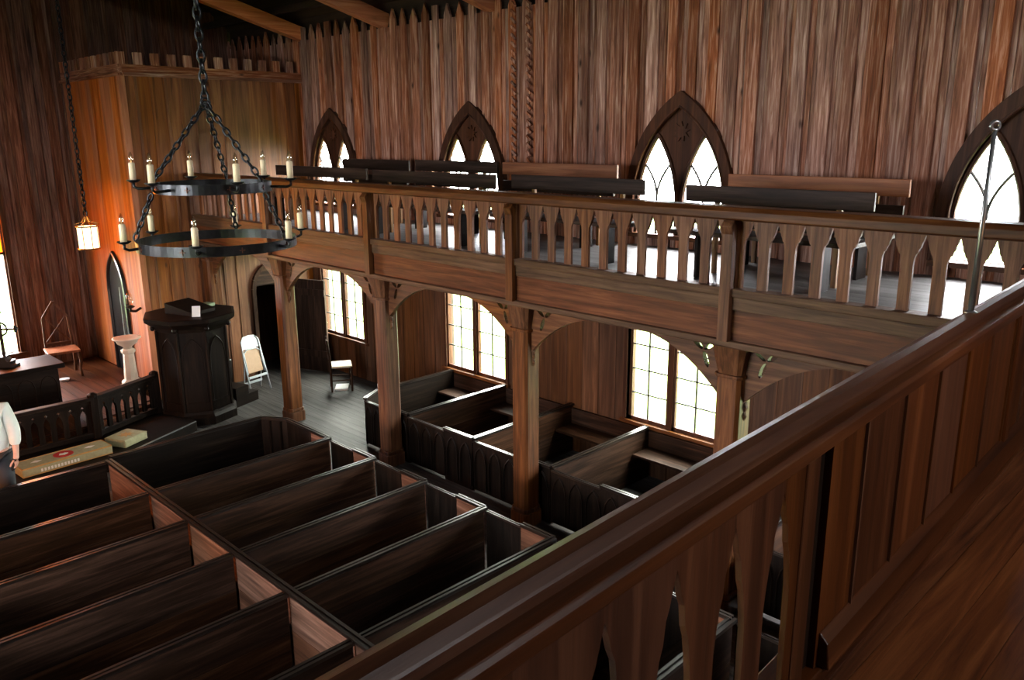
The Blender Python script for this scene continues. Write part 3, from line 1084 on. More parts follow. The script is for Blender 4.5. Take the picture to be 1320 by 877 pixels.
def centre_pew(k, side):
    """pew whose back is divider YK[k]; side +1: to the right of the spine"""
    yb = YK[k]
    yf = YK[k + 1] if k + 1 < len(YK) else YF
    row = ORD[len(YK) - 1 - k]
    x0, x1 = (0.0, XA - XS) if side > 0 else (-2.16, 0.0)
    r = thing('box_pew', '%s row box pew %s of the centre partition, counted from the altar' % (row, 'right' if side > 0 else 'left'), 'pew', (XS, yb, 0), group='box pews of the centre block')
    o = 0.02 * side
    a, b = (x0 + 0.042, x1 - 0.02) if side > 0 else (x0 + 0.02, x1 - 0.042)
    planks(r, a, b, -0.014, 0.014, 0.0, ZP - 0.03, 'pewx')
    cap_strip(MB(), (a - 0.0, 0), (b + 0.03 * (side > 0), 0), ZP - 0.016, 0.07).build('cap', 'polishx', r)
    B(a, b, 0.02, 0.36, 0.38, 0.41).build('seat', 'darkx', r)
    B(a, b, 0.30, 0.325, 0.0, 0.38).build('seat_front', 'darkx', r)
    dd = yf - yb
    # aisle side: fixed panel near the back, door towards the front
    xa = x1 if side > 0 else x0
    last = k + 1 == len(YK)
    split = 0.40
    B(xa - 0.013, xa + 0.013, 0.016, split, 0, ZP - 0.03).build('side_panel', 'bare', r)
    cap_strip(MB(), (xa, 0.0), (xa, split), ZP - 0.012, 0.06).build('side_cap', 'polishy', r)
    if not last:
        dr = B(xa - 0.013, xa + 0.013, split + 0.006, dd - 0.045, 0.03, ZP - 0.05).build('door', 'darkz', r)
        cap_strip(MB(), (xa, split + 0.005), (xa, dd - 0.045), ZP - 0.036, 0.045, 0.02).build('door_cap', 'polishy', dr)
    elif side > 0:
        # front corner is cut back at an angle
        B(xa - 0.013, xa + 0.013, split, dd - 0.20, 0, ZP - 0.03).build('side_panel', 'darkz', r)
        cap_strip(MB(), (xa, split), (xa, dd - 0.20), ZP - 0.012, 0.06).build('side_cap', 'polishy', r)
        MB().beam((xa, dd - 0.20, 0.335), (xa - 0.20, dd + 0.12, 0.335), 0.026, 0.66).build('angled_panel', 'darkz', r)
        MB().beam((x0 + 0.045, dd + 0.12, 0.335), (xa - 0.20, dd + 0.12, 0.335), 0.026, 0.66).build('front_panel', 'darkx', r)
        m = MB()
        cap_strip(m, (xa, dd - 0.20), (xa - 0.20, dd + 0.12), ZP - 0.012, 0.06)
        cap_strip(m, (xa - 0.20, dd + 0.12), (x0 + 0.045, dd + 0.12), ZP - 0.012, 0.06)
        m.build('front_cap', 'polishx', r)
        for q in (0.3, 0.7):
            px, py = xa - 0.20 * q, dd - 0.20 + 0.32 * q
            B(px - 0.02, px + 0.02, py - 0.04, py, 0.0, ZP - 0.04).build('stile', 'darkz', r)
    else:
        B(x0, x1 - 0.045, dd - 0.013, dd + 0.013, 0, ZP - 0.03).build('front_panel', 'darkx', r)
        cap_strip(MB(), (x0, dd), (x1 - 0.045, dd), ZP - 0.012, 0.06).build('front_cap', 'polishx', r)
        B(xa - 0.013, xa + 0.013, split, dd - 0.02, 0, ZP - 0.03).build('side_panel', 'darkz', r)
        cap_strip(MB(), (xa, split), (xa, dd), ZP - 0.012, 0.06).build('side_cap', 'polishy', r)
    return r


for k in range(len(YK)):
    centre_pew(k, 1)
    centre_pew(k, -1)

# pews along the side wall
YS = [-1.41, -0.18, 1.045, 2.27, 3.555, 4.83, 6.0]
X0S = 0.165
SNAME = ['nearest', 'sixth', 'fifth', 'fourth', 'third', 'second', 'front']
for k in range(len(YS) - 1):
    ya, yb = YS[k], YS[k + 1]
    d = yb - ya
    nm = ORD[len(YS) - 2 - k]
    r = thing('wall_pew', '%s box pew along the window wall, counted from the altar' % nm, 'pew', (X0S, ya, 0), group='box pews along the window wall')
    L = XW - X0S - 0.02
    planks(r, 0.0, L, -0.014, 0.014, 0, ZP - 0.03, 'pewx')
    cap_strip(MB(), (0.0, 0), (L, 0), ZP - 0.016, 0.07).build('cap', 'polishx', r)
    B(0.04, L, 0.02, 0.36, 0.38, 0.41).build('seat', 'pewx', r)
    B(L - 0.36, L, 0.36, d - 0.02, 0.38, 0.41).build('wall_seat', 'pewy', r)
    B(L - 0.03, L, 0.02, d - 0.02, 0.42, ZP - 0.06).build('wall_panel', 'pewy', r)
    last = k == len(YS) - 2
    sp_ = d * 0.42
    ye = d - (0.2 if last else 0.016)
    B(-0.013, 0.013, 0.0, sp_ - 0.004, 0, ZP - 0.03).build('side_panel', 'darkz', r)
    cap_strip(MB(), (0, 0.0), (0, sp_), ZP - 0.012, 0.06).build('side_cap', 'polishy', r)
    dr = B(-0.013, 0.013, sp_, ye, 0.03, ZP - 0.06).build('door', 'darkz', r)
    cap_strip(MB(), (0, sp_), (0, ye), ZP - 0.045, 0.045, 0.02).build('door_cap', 'polishy', dr)
    # blind pointed arches planted on the aisle face
    nn = 5
    for q in range(nn):
        w_ = (ye) / nn
        yc_ = w_ * (q + 0.5)
        f_ = pointed(w_ * 0.4, 0.40, 0.60)
        pts = [(-0.018, yc_ - w_ * 0.4, 0.06)] + [(-0.018, yc_ + t, f_(t)) for t in lin(-w_ * 0.4, w_ * 0.4, 8)] + [(-0.018, yc_ + w_ * 0.4, 0.06)]
        MB().tube(pts, 0.011, 5).build('blind_arch', 'darkz', r)
    if last:
        MB().beam((0, d - 0.2, 0.335), (0.36, d, 0.335), 0.026, 0.66).build('angled_panel', 'darkz', r)
        MB().beam((0.36, d, 0.335), (L, d, 0.335), 0.026, 0.66).build('front_panel', 'darkx', r)
        m = MB()
        cap_strip(m, (0, d - 0.2), (0.36, d), ZP - 0.012, 0.06)
        cap_strip(m, (0.36, d), (L, d), ZP - 0.012, 0.06)
        m.build('front_cap', 'polishx', r)

# ------------------------------------------------------------------ near gallery
nf = B(XL + 0.02, XW, YWST, -2.45, NF - 0.25, NF - 0.022).build('floor_near_gallery', 'nfloor')
struct(nf, 'orange-brown plank floor of the near gallery', 'floor')
me = B(-5.0, 5.0, 0, 0.134, 0, 0.022).mesh('near_plank')
me.materials.append(MT['nfloor'])
for k in range(22):
    link('plank', me, nf, (-3.4, -2.66 - k * 0.136, NF - 0.022), (0, 0, 0))

npar = thing('near_gallery_parapet', 'dark red-brown parapet with heavy handrail in the foreground', 'balustrade', (-3.5, -2.47, 0), math.atan(0.039))
XA0, XA1 = -4.6, 3.1
prof = [(-0.085, 3.505), (-0.005, 3.505), (0.004, 3.53), (0.004, 3.555), (-0.012, 3.58), (-0.04, 3.592), (-0.065, 3.588), (-0.085, 3.57)]
MB().prism(prof, 'x', XA0, XA1).build('handrail', 'redx', npar, bevel=0.006)
MB().prism([(-0.128, 3.505), (-0.02, 3.505), (-0.02, 3.548), (-0.120, 3.552), (-0.130, 3.542)], 'x', XA0, XA1).build('ledge_rail', 'redx', npar, bevel=0.004)
# bottom rail, moulding and skirting
B(XA0, XA1, -0.128, 0.0, 2.775, 2.82).build('bottom_rail', 'redx', npar, bevel=0.006)
MB().prism([(-0.145, 2.82), (-0.09, 2.82), (-0.09, 2.925), (-0.112, 2.925), (-0.135, 2.90)], 'x', -0.63, XA1).build('panel_moulding', 'redx', npar, bevel=0.004)
B(XA0, XA1, -0.14, -0.01, NF - 0.05, 2.775).build('skirting_board', 'redx', npar, bevel=0.004)
# pierced balusters to the left of the post
PT = 0.235
nb = [(0.1175, 0.685), (0.1175, 0.645), (0.105, 0.61), (0.095, 0.575), (0.083, 0.55), (0.076, 0.50), (0.064, 0.47), (0.055, 0.42), (0.048, 0.37), (0.045, 0.0)]
poly = nb + [(-a, b) for a, b in reversed(nb)]
nme = MB().prism(poly, 'y', 0, 0.015).mesh('near_baluster')
nme.materials.append(MT['redz'])
for k in range(16):
    xx = -0.96 - PT / 2 - PT * k
    if xx > XA0:
        link('baluster', nme, npar, (xx, -0.118, 2.82))
hb = nb + [(0.0, 0.0), (0.0, 0.685)]
MB().prism([(-a, b) for a, b in hb], 'y', 0, 0.015).build('half_baluster', 'redz', npar, (-0.96 + PT / 2, -0.118, 2.82))
B(-0.845, -0.76, -0.122, -0.09, 2.82, 3.505).build('post', 'redz', npar, bevel=0.006)
B(-0.758, -0.65, -0.09, -0.06, 2.82, 3.505).build('recessed_post', 'darkz', npar, bevel=0.006)
# boarded section to the right
x = -0.648
for x1 in (-0.41, -0.08, 0.27, 0.62, 0.97, 1.36, 1.70, 2.05, 2.4, 2.75, XA1):
    B(x, x1 - 0.004, -0.108, -0.08, 2.82, 3.505).build('panel_board', 'redz', npar)
    MB().prism([(x1 - 0.012, -0.104), (x1 + 0.004, -0.104), (x1 + 0.002, -0.116), (x1 - 0.009, -0.116)], 'z', 2.92, 3.505).build('bead', 'midz', npar)
    x = x1
for xx in (1.42, 2.9):
    B(xx - 0.045, xx + 0.045, -0.125, -0.03, 2.82, 3.505).build('post', 'redz', npar, bevel=0.01)

rod = thing('steel_rod', 'thin upright steel rod with an eye at its top on the near handrail', 'rod', (-2.645, -2.478, 3.585))
MB().tube([(0, 0, 0), (0.0, 0, 0.70)], [0.012, 0.009], 8).build('shaft', 'steel', rod, smooth=True)
MB().tube([(0.016 * math.cos(a) * 0.7, -0.016 * math.cos(a) * 0.7, 0.715 + 0.016 * math.sin(a)) for a in lin(0, 2 * PI, 12)[:-1]], 0.007, 6, closed=True).build('eye', 'steel', rod, smooth=True)
MB().lathe([(0.025, 0), (0.025, 0.006), (0.014, 0.012)], 12).build('foot', 'steel', rod)

# ------------------------------------------------------------------ chandelier
CH = Vector((XS, 2.77, 3.47))
ch = thing('chandelier', 'two-tier black iron ring chandelier with electric candles hanging on chains', 'chandelier', CH)
rv = Vector((math.cos(-0.789), math.sin(-0.789), 0))     # picture right
dv = Vector((-rv.y, rv.x, 0))                            # away from the camera


def pol(phi, rad, z):
    return rv * (rad * math.cos(R(phi))) + dv * (rad * math.sin(R(phi))) + Vector((0, 0, z))


def ring(rad, z, h):
    m = MB()
    n = 64
    prof = [(rad, z), (rad + 0.010, z), (rad + 0.010, z + h), (rad, z + h)]
    vs_, fs_ = [], []
    for k in range(n):
        a = 2 * PI * k / n
        for rr, zz in prof:
            vs_.append((rr * math.cos(a), rr * math.sin(a), zz))
    for k in range(n):
        for j in range(4):
            k2, j2 = (k + 1) % n, (j + 1) % 4
            fs_.append((k * 4 + j, k2 * 4 + j, k2 * 4 + j2, k * 4 + j2))
    m.add(vs_, fs_)
    return m


def chain(m, a, b, link_len=0.075, r=0.0085):
    a, b = Vector(a), Vector(b)
    L = (b - a).length
    n = max(2, int(L / (link_len * 0.74)))
    t = (b - a).normalized()
    u = t.orthogonal().normalized()
    v = t.cross(u)
    for i in range(n):
        c = a + (b - a) * ((i + 0.5) / n)
        s = u if i % 2 else v
        pts = []
        for k in range(10):
            an = 2 * PI * k / 10
            pts.append(c + t * (link_len / 2 * math.cos(an)) + s * (link_len * 0.27 * math.sin(an)))
        m.tube(pts, r, 5, closed=True)
    return m


RU, RL, ZU = 0.425, 0.588, 0.43
for rad, z in ((RU, ZU - 0.035), (RL, -0.035)):
    ro_ = ring(rad, z, 0.075).build('ring', 'iron', ch)
    for k in range(9):
        a = 2 * PI * (k + 0.5) / 9
        c, s = math.cos(a), math.sin(a)
        st = MB()
        P0 = Vector((rad + 0.011) * Vector((c, s, 0)))
        tv = Vector((-s, c, 0))
        for q in range(4):
            dvv = tv * math.cos(q * PI / 2) + Vector((0, 0, 1)) * math.sin(q * PI / 2)
            st.beam(P0 + Vector((0, 0, z + 0.037)), P0 + Vector((0, 0, z + 0.037)) + dvv * 0.02, 0.006, 0.012, (c, s, 0))
        st.build('cross_boss', 'rust', ro_)
for phi0, rad, z, arm in ((186, RU, ZU, 0.165), (-83, RL, 0.0, 0.10)):
    for k in range(6):
        ph = phi0 + 60 * k
        Rr = rad + arm
        ar = MB()
        ar.tube([pol(ph, rad + 0.005, z), pol(ph, Rr - 0.03, z - 0.005), pol(ph, Rr, z + 0.01), pol(ph, Rr, z + 0.045)], 0.011, 8)
        ao = ar.build('arm', 'iron', ch, smooth=True)
        c = pol(ph, Rr, 0)
        pan = MB().lathe([(0.012, z + 0.04), (0.03, z + 0.045), (0.052, z + 0.06), (0.050, z + 0.064), (0.028, z + 0.053), (0.012, z + 0.053)], 14, (c.x, c.y))
        pan.build('drip_pan', 'iron', ao, smooth=True)
        ca = MB().lathe([(0.024, z + 0.052), (0.0235, z + 0.185), (0.017, z + 0.192)], 12, (c.x, c.y)).build('candle', 'candle', ch, smooth=True)
        MB().lathe([(0.011, z + 0.19), (0.018, z + 0.208), (0.019, z + 0.222), (0.012, z + 0.25), (0.004, z + 0.272)], 10, (c.x, c.y)).build('bulb', 'bulb', ca, smooth=True)
        MB().tube([(c.x, c.y, z + 0.19), (c.x, c.y, z + 0.235)], 0.004, 5).build('filament', 'brass', ca)
HUB = Vector((0, 0, 1.06))
for ph in (200, 95, -15):
    chain(MB(), HUB, pol(ph, RU + 0.004, ZU + 0.05)).build('chain', 'iron', ch, smooth=True)
    chain(MB(), pol(ph, RU + 0.02, ZU - 0.04), pol(ph, RL + 0.01, 0.05), 0.065).build('chain', 'iron', ch, smooth=True)
chain(MB(), HUB, (0, 0, 6.9), 0.10, 0.010).build('suspension_chain', 'iron', ch, smooth=True)
MB().tube([HUB + Vector((0.035 * math.cos(a), 0, 0.035 * math.sin(a))) for a in lin(0, 2 * PI, 14)[:-1]], 0.009, 6, closed=True).build('hub_ring', 'iron', ch, smooth=True)

# ------------------------------------------------------------------ hanging lantern in the chancel
LA = Vector((-1.55, 10.9, 2.52))
la = thing('hanging_lantern', 'lit glass lantern in a brass cage hanging by the chancel wall', 'lantern', LA)
for k in range(8):
    a0, a1 = 2 * PI * k / 8, 2 * PI * (k + 1) / 8
    p, q = Vector((0.16 * math.cos(a0), 0.16 * math.sin(a0), 0)), Vector((0.16 * math.cos(a1), 0.16 * math.sin(a1), 0))
    MB().beam((p + q) / 2 + Vector((0, 0, 0.01)), (p + q) / 2 + Vector((0, 0, 0.36)), (q - p).length * 0.9, 0.004, ((p + q) / 2).normalized()).build('pane', 'lpane', la)
    MB().tube([p, p + Vector((0, 0, 0.37))], 0.006, 5).build('bar', 'brass', la)
    MB().tube([p + Vector((0, 0, 0.37)), p * 1.15 + Vector((0, 0, 0.40)), p * 0.5 + Vector((0, 0, 0.43)), p * 0.12 + Vector((0, 0, 0.52))], 0.006, 5).build('crown_scroll', 'brass', la)
for z in (0.0, 0.36):
    MB().tube([(0.165 * math.cos(a), 0.165 * math.sin(a), z) for a in lin(0, 2 * PI, 16)[:-1]], 0.012, 6, closed=True).build('hoop', 'brass', la)
MB().lathe([(0.02, 0.04), (0.02, 0.14)], 8).build('candle_stub', 'candle', la)
MB().sphere((0, 0, 0.19), 0.045, 10, 8, 1.3).build('bulb', 'glow', la, smooth=True)
chain(MB(), (0, 0, 0.53), (0, 0, 5.6), 0.11, 0.011).build('chain', 'iron', la, smooth=True)
lamp('lantern_light', LA + Vector((0, 0, 0.2)), 6, (1, 0.62, 0.28), 0.05)

# ------------------------------------------------------------------ pulpit
pu = thing('pulpit', 'octagonal black carved pulpit with flaring cornice beside the folding chair', 'pulpit', (-0.92, 8.78, 0), R(20))
MB().lathe([(0.60, 0.0), (0.60, 0.12), (0.56, 0.16), (0.54, 0.2)], 8, rot=R(22.5)).build('base', 'darkz', pu)
MB().lathe([(0.52, 0.2), (0.52, 1.46)], 8, rot=R(22.5)).build('drum', 'darkz', pu)
MB().lathe([(0.53, 1.44), (0.56, 1.50), (0.62, 1.55), (0.69, 1.60), (0.70, 1.66), (0.66, 1.67)], 8, rot=R(22.5)).build('cornice', 'darkx', pu)
for k in range(8):
    a = 2 * PI * k / 8
    cs, sn = math.cos(a), math.sin(a)
    ap = 0.52 * math.cos(PI / 8)
    hw = 0.52 * math.sin(PI / 8)
    f_ = pointed(hw * 0.78, 1.05, 1.34)
    pts = []
    for t, z in [(-hw * 0.78, 0.34)] + [(t, f_(t)) for t in lin(-hw * 0.78, hw * 0.78, 10)] + [(hw * 0.78, 0.34), (-hw * 0.78, 0.34)]:
        pts.append((ap * cs - t * sn, ap * sn + t * cs, z))
    MB().tube(pts, 0.014, 5).build('panel_arch', 'darkz', pu)
    a2 = a + PI / 8
    MB().tube([(0.53 * math.cos(a2), 0.53 * math.sin(a2), 0.2), (0.53 * math.cos(a2), 0.53 * math.sin(a2), 1.46)], 0.025, 6).build('corner_shaft', 'darkz', pu)
    MB().sphere((0.58 * math.cos(a2), 0.58 * math.sin(a2), 1.50), 0.04, 8, 6).build('carved_boss', 'darkz', pu)
MB().prism([(-0.28, 1.66), (0.25, 1.66), (0.25, 1.83), (-0.28, 1.72)], 'x', -0.24, 0.24).build('reading_desk', 'darkx', pu)
# stair with closed treads at the nave side
for k in range(2):
    MB().box(0.50, 1.0 - 0.22 * k, -0.30, 0.25, 0.0 if k == 0 else 0.16, 0.16 + 0.16 * k).build('step', 'darkx', pu)
MB().box(0.92, 1.0, 0.22, 0.30, 0, 0.62).build('stair_post', 'darkz', pu, bevel=0.006)
MB().box(0.58, 0.66, 0.22, 0.30, 0, 1.12).build('stair_post', 'darkz', pu, bevel=0.006)
MB().box(0.925, 0.995, 0.225, 0.295, 0.62, 0.635).build('post_top', 'paper', pu)
MB().box(0.585, 0.655, 0.225, 0.295, 1.12, 1.135).build('post_top', 'paper', pu)
tag(B(-0.11, 0.11, -0.08, 0.08, 0, 0.05).build('green_book', 'green', loc=(-0.56, 8.98, 1.672), rot=(0, 0, 0.4)), 'green clothbound book lying on the pulpit top', 'book')
tag(MB().prism([(-0.07, 0.0), (0.0, 0.15), (0.006, 0.15), (-0.06, 0.0)], 'x', -0.06, 0.06).build('folded_card', 'paper', loc=(-0.98, 8.40, 1.672), rot=(0, 0, -0.6)), 'white card propped on the pulpit edge', 'card')

# wall sconce with glass shade by the chancel corner
scn = thing('wall_sconce', 'black wall bracket with a clear glass chimney at the chancel corner', 'sconce', (-1.11, 10.22, 1.55))
MB().tube([(0, 0, 0), (-0.10, -0.05, -0.03), (-0.2, -0.10, 0.0), (-0.2, -0.1, 0.06)], 0.022, 6).build('arm', 'iron', scn)
MB().lathe([(0.06, 0.05), (0.075, 0.07), (0.03, 0.09)], 10, (-0.2, -0.1)).build('cup', 'iron', scn)
MB().lathe([(0.04, 0.09), (0.055, 0.16), (0.05, 0.24), (0.02, 0.34)], 10, (-0.2, -0.1)).build('glass_chimney', 'lglass', scn, smooth=True)

# ------------------------------------------------------------------ font
fn = thing('baptismal_font', 'pale marble pedestal font with a shallow round bowl', 'font', (-1.45, 10.05, 0.30))
MB().box(-0.14, 0.14, -0.14, 0.14, 0, 0.05).build('plinth', 'marble', fn, bevel=0.006)
MB().lathe([(0.15, 0.05), (0.15, 0.12), (0.12, 0.15)], 8, rot=PI / 8).build('base', 'marble', fn)
MB().lathe([(0.105, 0.15), (0.082, 0.58)], 8, rot=PI / 8).build('shaft', 'marble', fn)
MB().lathe([(0.085, 0.58), (0.11, 0.60), (0.11, 0.64), (0.08, 0.66)], 8, rot=PI / 8).build('necking', 'marble', fn)
MB().lathe([(0.06, 0.66), (0.075, 0.70), (0.15, 0.75), (0.17, 0.80), (0.215, 0.825), (0.22, 0.84), (0.19, 0.845), (0.12, 0.82), (0.02, 0.80)], 24).build('bowl', 'marble', fn, smooth=True)

# ------------------------------------------------------------------ chairs
fc = thing('folding_chair', 'pale metal folding chair with tan panel leaning beside the pulpit', 'chair', (0.34, 9.36, 0), R(12))
for s in (-1, 1):
    MB().tube([(s * 0.21, -0.16, 0.0), (s * 0.20, -0.02, 0.55), (s * 0.18, 0.05, 0.88), (s * 0.12, 0.07, 0.94)], 0.013, 8).build('front_leg', 'fold', fc, smooth=True)
    MB().tube([(s * 0.18, 0.06, 0.0), (s * 0.18, -0.005, 0.62)], 0.012, 8).build('rear_leg', 'fold', fc, smooth=True)
MB().tube([(-0.12, 0.07, 0.94), (0, 0.075, 0.955), (0.12, 0.07, 0.94)], 0.013, 8).build('top_rail', 'fold', fc)
MB().prism([(-0.185, 0.0), (0.185, 0.0), (0.175, 0.15), (0.10, 0.20), (-0.10, 0.20), (-0.175, 0.15)], 'y', -0.008, 0.008).build('backrest', 'fold', fc, (0, 0.035, 0.74), rot=(R(-12), 0, 0), bevel=0.004)
MB().box(-0.165, 0.165, -0.012, 0.012, 0.0, 0.40).build('seat_panel', 'tan', fc, (0, -0.055, 0.33), rot=(R(-13), 0, 0), bevel=0.01)
MB().tube([(-0.18, -0.075, 0.32), (-0.175, 0.0, 0.68), (-0.1, 0.02, 0.73), (0.1, 0.02, 0.73), (0.175, 0.0, 0.68), (0.18, -0.075, 0.32)], 0.011, 8).build('seat_frame', 'fold', fc, smooth=True)
for z, yv in ((0.25, -0.1), (0.12, 0.04)):
    MB().box(-0.19, 0.19, yv - 0.012, yv + 0.012, z, z + 0.035).build('stretcher', 'fold', fc)

lc = thing('ladder_back_chair', 'small wooden ladder-back chair with woven seat under the small window', 'chair', (1.42, 8.32, 0), R(60))
for s in (-1, 1):
    MB().tube([(s * 0.19, -0.17, 0), (s * 0.19, -0.17, 0.44)], 0.017, 8).build('leg', 'pewz', lc)
    MB().tube([(s * 0.17, 0.17, 0), (s * 0.17, 0.17, 0.44), (s * 0.175, 0.21, 0.92)], 0.017, 8).build('leg', 'pewz', lc)
    MB().tube([(s * 0.18, -0.17, 0.2), (s * 0.17, 0.17, 0.2)], 0.011, 6).build('stretcher', 'pewy', lc)
for z in (0.14, 0.27):
    MB().tube([(-0.19, -0.17, z), (0.19, -0.17, z)], 0.011, 6).build('stretcher', 'pewx', lc)
MB().tube([(-0.17, 0.17, 0.2), (0.17, 0.17, 0.2)], 0.011, 6).build('stretcher', 'pewx', lc)
for z in (0.56, 0.68, 0.80):
    MB().box(-0.17, 0.17, 0.18 + (z - 0.44) * 0.08, 0.195 + (z - 0.44) * 0.08, z, z + 0.07).build('back_slat', 'pewx', lc, bevel=0.004)
MB().prism([(-0.20, -0.19), (0.20, -0.19), (0.18, 0.18), (-0.18, 0.18)], 'z', 0.42, 0.455).build('seat', 'rush', lc, bevel=0.012)
tag(B(-0.16, 0.16, -0.11, 0.11, 0, 0.03).build('magazine', 'paper', loc=(1.44, 8.34, 0.002), rot=(0, 0, 0.9)), 'white printed stack on the floor under the ladder-back chair', 'paper')

gc = thing('gothic_chair', 'tall gothic chancel chair with pierced pointed back and orange seat', 'chair', (-1.98, 11.62, 0.30), R(-8))
for s in (-1, 1):
    MB().tube([(s * 0.23, -0.22, 0), (s * 0.215, -0.225, 0.12), (s * 0.24, -0.20, 0.28), (s * 0.22, -0.2, 0.43)], [0.022, 0.016, 0.028, 0.026], 8).build('leg', 'midz', gc)
    MB().beam((s * 0.21, 0.24, 0), (s * 0.21, 0.20, 0.44), 0.04, 0.04, (0, 1, 0)).build('leg', 'midz', gc)
    MB().beam((s * 0.21, 0.20, 0.44), (s * 0.19, 0.28, 0.98), 0.035, 0.035, (0, 1, 0)).build('back_stile', 'midz', gc)
    MB().beam((s * 0.19, 0.28, 0.98), (0, 0.31, 1.25), 0.035, 0.035, (0, 1, 0)).build('back_gable', 'midz', gc)
    for q in range(3):
        MB().beam((s * (0.18 - 0.06 * q), 0.245, 0.56 + 0.06 * q), (-s * (0.10 + 0.02 * q), 0.27, 0.90 + 0.03 * q), 0.02, 0.02, (0, 1, 0)).build('lattice_bar', 'midz', gc)
MB().box(-0.25, 0.25, -0.25, 0.22, 0.43, 0.475).build('seat', 'orange', gc, bevel=0.012)
MB().box(-0.2, 0.2, 0.21, 0.235, 0.50, 0.55).build('back_rail', 'midx', gc)
tag(MB().lathe([(0.07, 0), (0.08, 0.03), (0.02, 0.04)], 12).build('white_dish', 'paper', loc=(-2.10, 11.28, 0.302)), 'small white dish on the chancel floor by the gothic chair', 'dish')

# ------------------------------------------------------------------ altar and cross
al = thing('altar', 'black altar table in front of the bright chancel window', 'altar', (-3.21, 9.95, 0.30))
MB().box(-0.60, 0.60, -0.28, 0.28, 0.0, 0.66).build('body', 'darkx', al, bevel=0.006)
MB().box(-0.68, 0.68, -0.36, 0.36, 0.66, 0.73).build('top', 'darkx', al, bevel=0.01)
for k in range(4):
    f_ = pointed(0.11, 0.42, 0.56)
    xc_ = -0.45 + 0.3 * k
    MB().tube([(xc_ - 0.11, -0.285, 0.1)] + [(xc_ + t, -0.285, f_(t)) for t in lin(-0.11, 0.11, 8)] + [(xc_ + 0.11, -0.285, 0.1)], 0.01, 5).build('panel_arch', 'darkz', al)
cr = thing('altar_cross', 'dark altar cross with trefoil ends and a ring against the window', 'cross', (-3.20, 10.0, 1.03), R(-40))
MB().prism([(-0.16, 0), (0.16, 0), (0.16, 0.04), (0.11, 0.04), (0.11, 0.09), (0.06, 0.09), (0.03, 0.16), (-0.03, 0.16), (-0.06, 0.09), (-0.11, 0.09), (-0.11, 0.04), (-0.16, 0.04)], 'y', -0.08, 0.08).build('stepped_foot', 'black', cr)
MB().beam((0, 0, 0.15), (0, 0, 0.80), 0.035, 0.03, (0, 1, 0)).build('upright', 'black', cr)
MB().beam((-0.2, 0, 0.56), (0.2, 0, 0.56), 0.03, 0.035, (0, 1, 0)).build('crossbar', 'black', cr)
MB().tube([(0.095 * math.cos(a), 0, 0.56 + 0.095 * math.sin(a)) for a in lin(0, 2 * PI, 20)[:-1]], 0.013, 6, closed=True).build('ring', 'black', cr)
for px, pz in ((-0.2, 0.56), (0.2, 0.56), (0, 0.80)):
    m = MB()
    for q in range(3):
        a = math.atan2(pz - 0.56, px) + R(-70 + 70 * q)
        m.sphere((px + 0.03 * math.cos(a), 0, pz + 0.03 * math.sin(a)), 0.024, 8, 6)
    m.build('trefoil_end', 'black', cr)

# ------------------------------------------------------------------ altar rail
rl = thing('altar_rail', 'low black altar rail with pierced pointed balusters bending toward the pulpit', 'rail', (-2.56, 8.46, 0.15))
segs = [((0.0, 0.0), (-3.4, 0.0)), ((0.0, 0.0), (1.05, 0.48)), ((1.05, 0.48), (1.10, 0.62))]
for (a, b) in segs[:2]:
    a, b = Vector((*a, 0)), Vector((*b, 0))
    t = (b - a).normalized()
    L = (b - a).length
    MB().beam(a + Vector((0, 0, 0.585)), b + Vector((0, 0, 0.585)), 0.12, 0.05).build('top_rail', 'darkx', rl, bevel=0.01)
    MB().beam(a + Vector((0, 0, 0.53)), b + Vector((0, 0, 0.53)), 0.06, 0.06).build('upper_rail', 'darkx', rl)
    MB().beam(a + Vector((0, 0, 0.06)), b + Vector((0, 0, 0.06)), 0.09, 0.08).build('bottom_rail', 'darkx', rl, bevel=0.01)
    n = int(round(L / 0.155))
    for k in range(n):
        c = a + t * ((k + 0.5) * L / n)
        hp_ = [(0.035, 0.0), (0.035, 0.26), (0.048, 0.31), (0.075, 0.345), (0.075, 0.37), (0.055, 0.385), (0.075, 0.40), (0.075, 0.42)]
        pl = hp_ + [(-p_, q_) for p_, q_ in reversed(hp_)]
        MB().prism(pl, 'y', -0.02, 0.02).build('baluster', 'darkz', rl, (c.x, c.y, 0.09), rot=(0, 0, math.atan2(t.y, t.x)))
for px, py in ((0.0, 0.0), (1.05, 0.48), (-3.4, 0.0)):
    B(px - 0.055, px + 0.055, py - 0.055, py + 0.055, 0.0, 0.62).build('post', 'darkz', rl, bevel=0.008)
    MB().lathe([(0.07, 0.61), (0.07, 0.64), (0.02, 0.67)], 8, (px, py)).build('post_cap', 'darkz', rl)

# ------------------------------------------------------------------ kneeling cushions
cu = thing('long_kneeler_cushion', 'long sage-green needlepoint kneeling cushion with a red round emblem', 'cushion', (-3.20, 7.80, 0.153), R(4))
MB().box(-0.56, 0.56, -0.17, 0.17, 0, 0.12).build('body', 'cush', cu, bevel=0.025)
for z in (0.012, 0.112):
    MB().tube([(-0.55, -0.16, z), (0.55, -0.16, z), (0.55, 0.16, z), (-0.55, 0.16, z)], 0.011, 6, closed=True).build('piping', 'piping', cu)
em = MB().lathe([(0.12, 0.119), (0.12, 0.1225)], 24).build('red_emblem', 'redc', cu)
MB().prism([(-0.06, -0.015), (0.0, -0.05), (0.06, -0.01), (0.03, 0.03), (0.0, 0.02), (-0.03, 0.04)], 'z', 0.1225, 0.125).build('white_dove', 'white', em)
for k in range(12):
    B(-0.34 + k * 0.04, -0.315 + k * 0.04, -0.1725, -0.169, 0.03, 0.07).build('stitched_letter', 'white', cu)
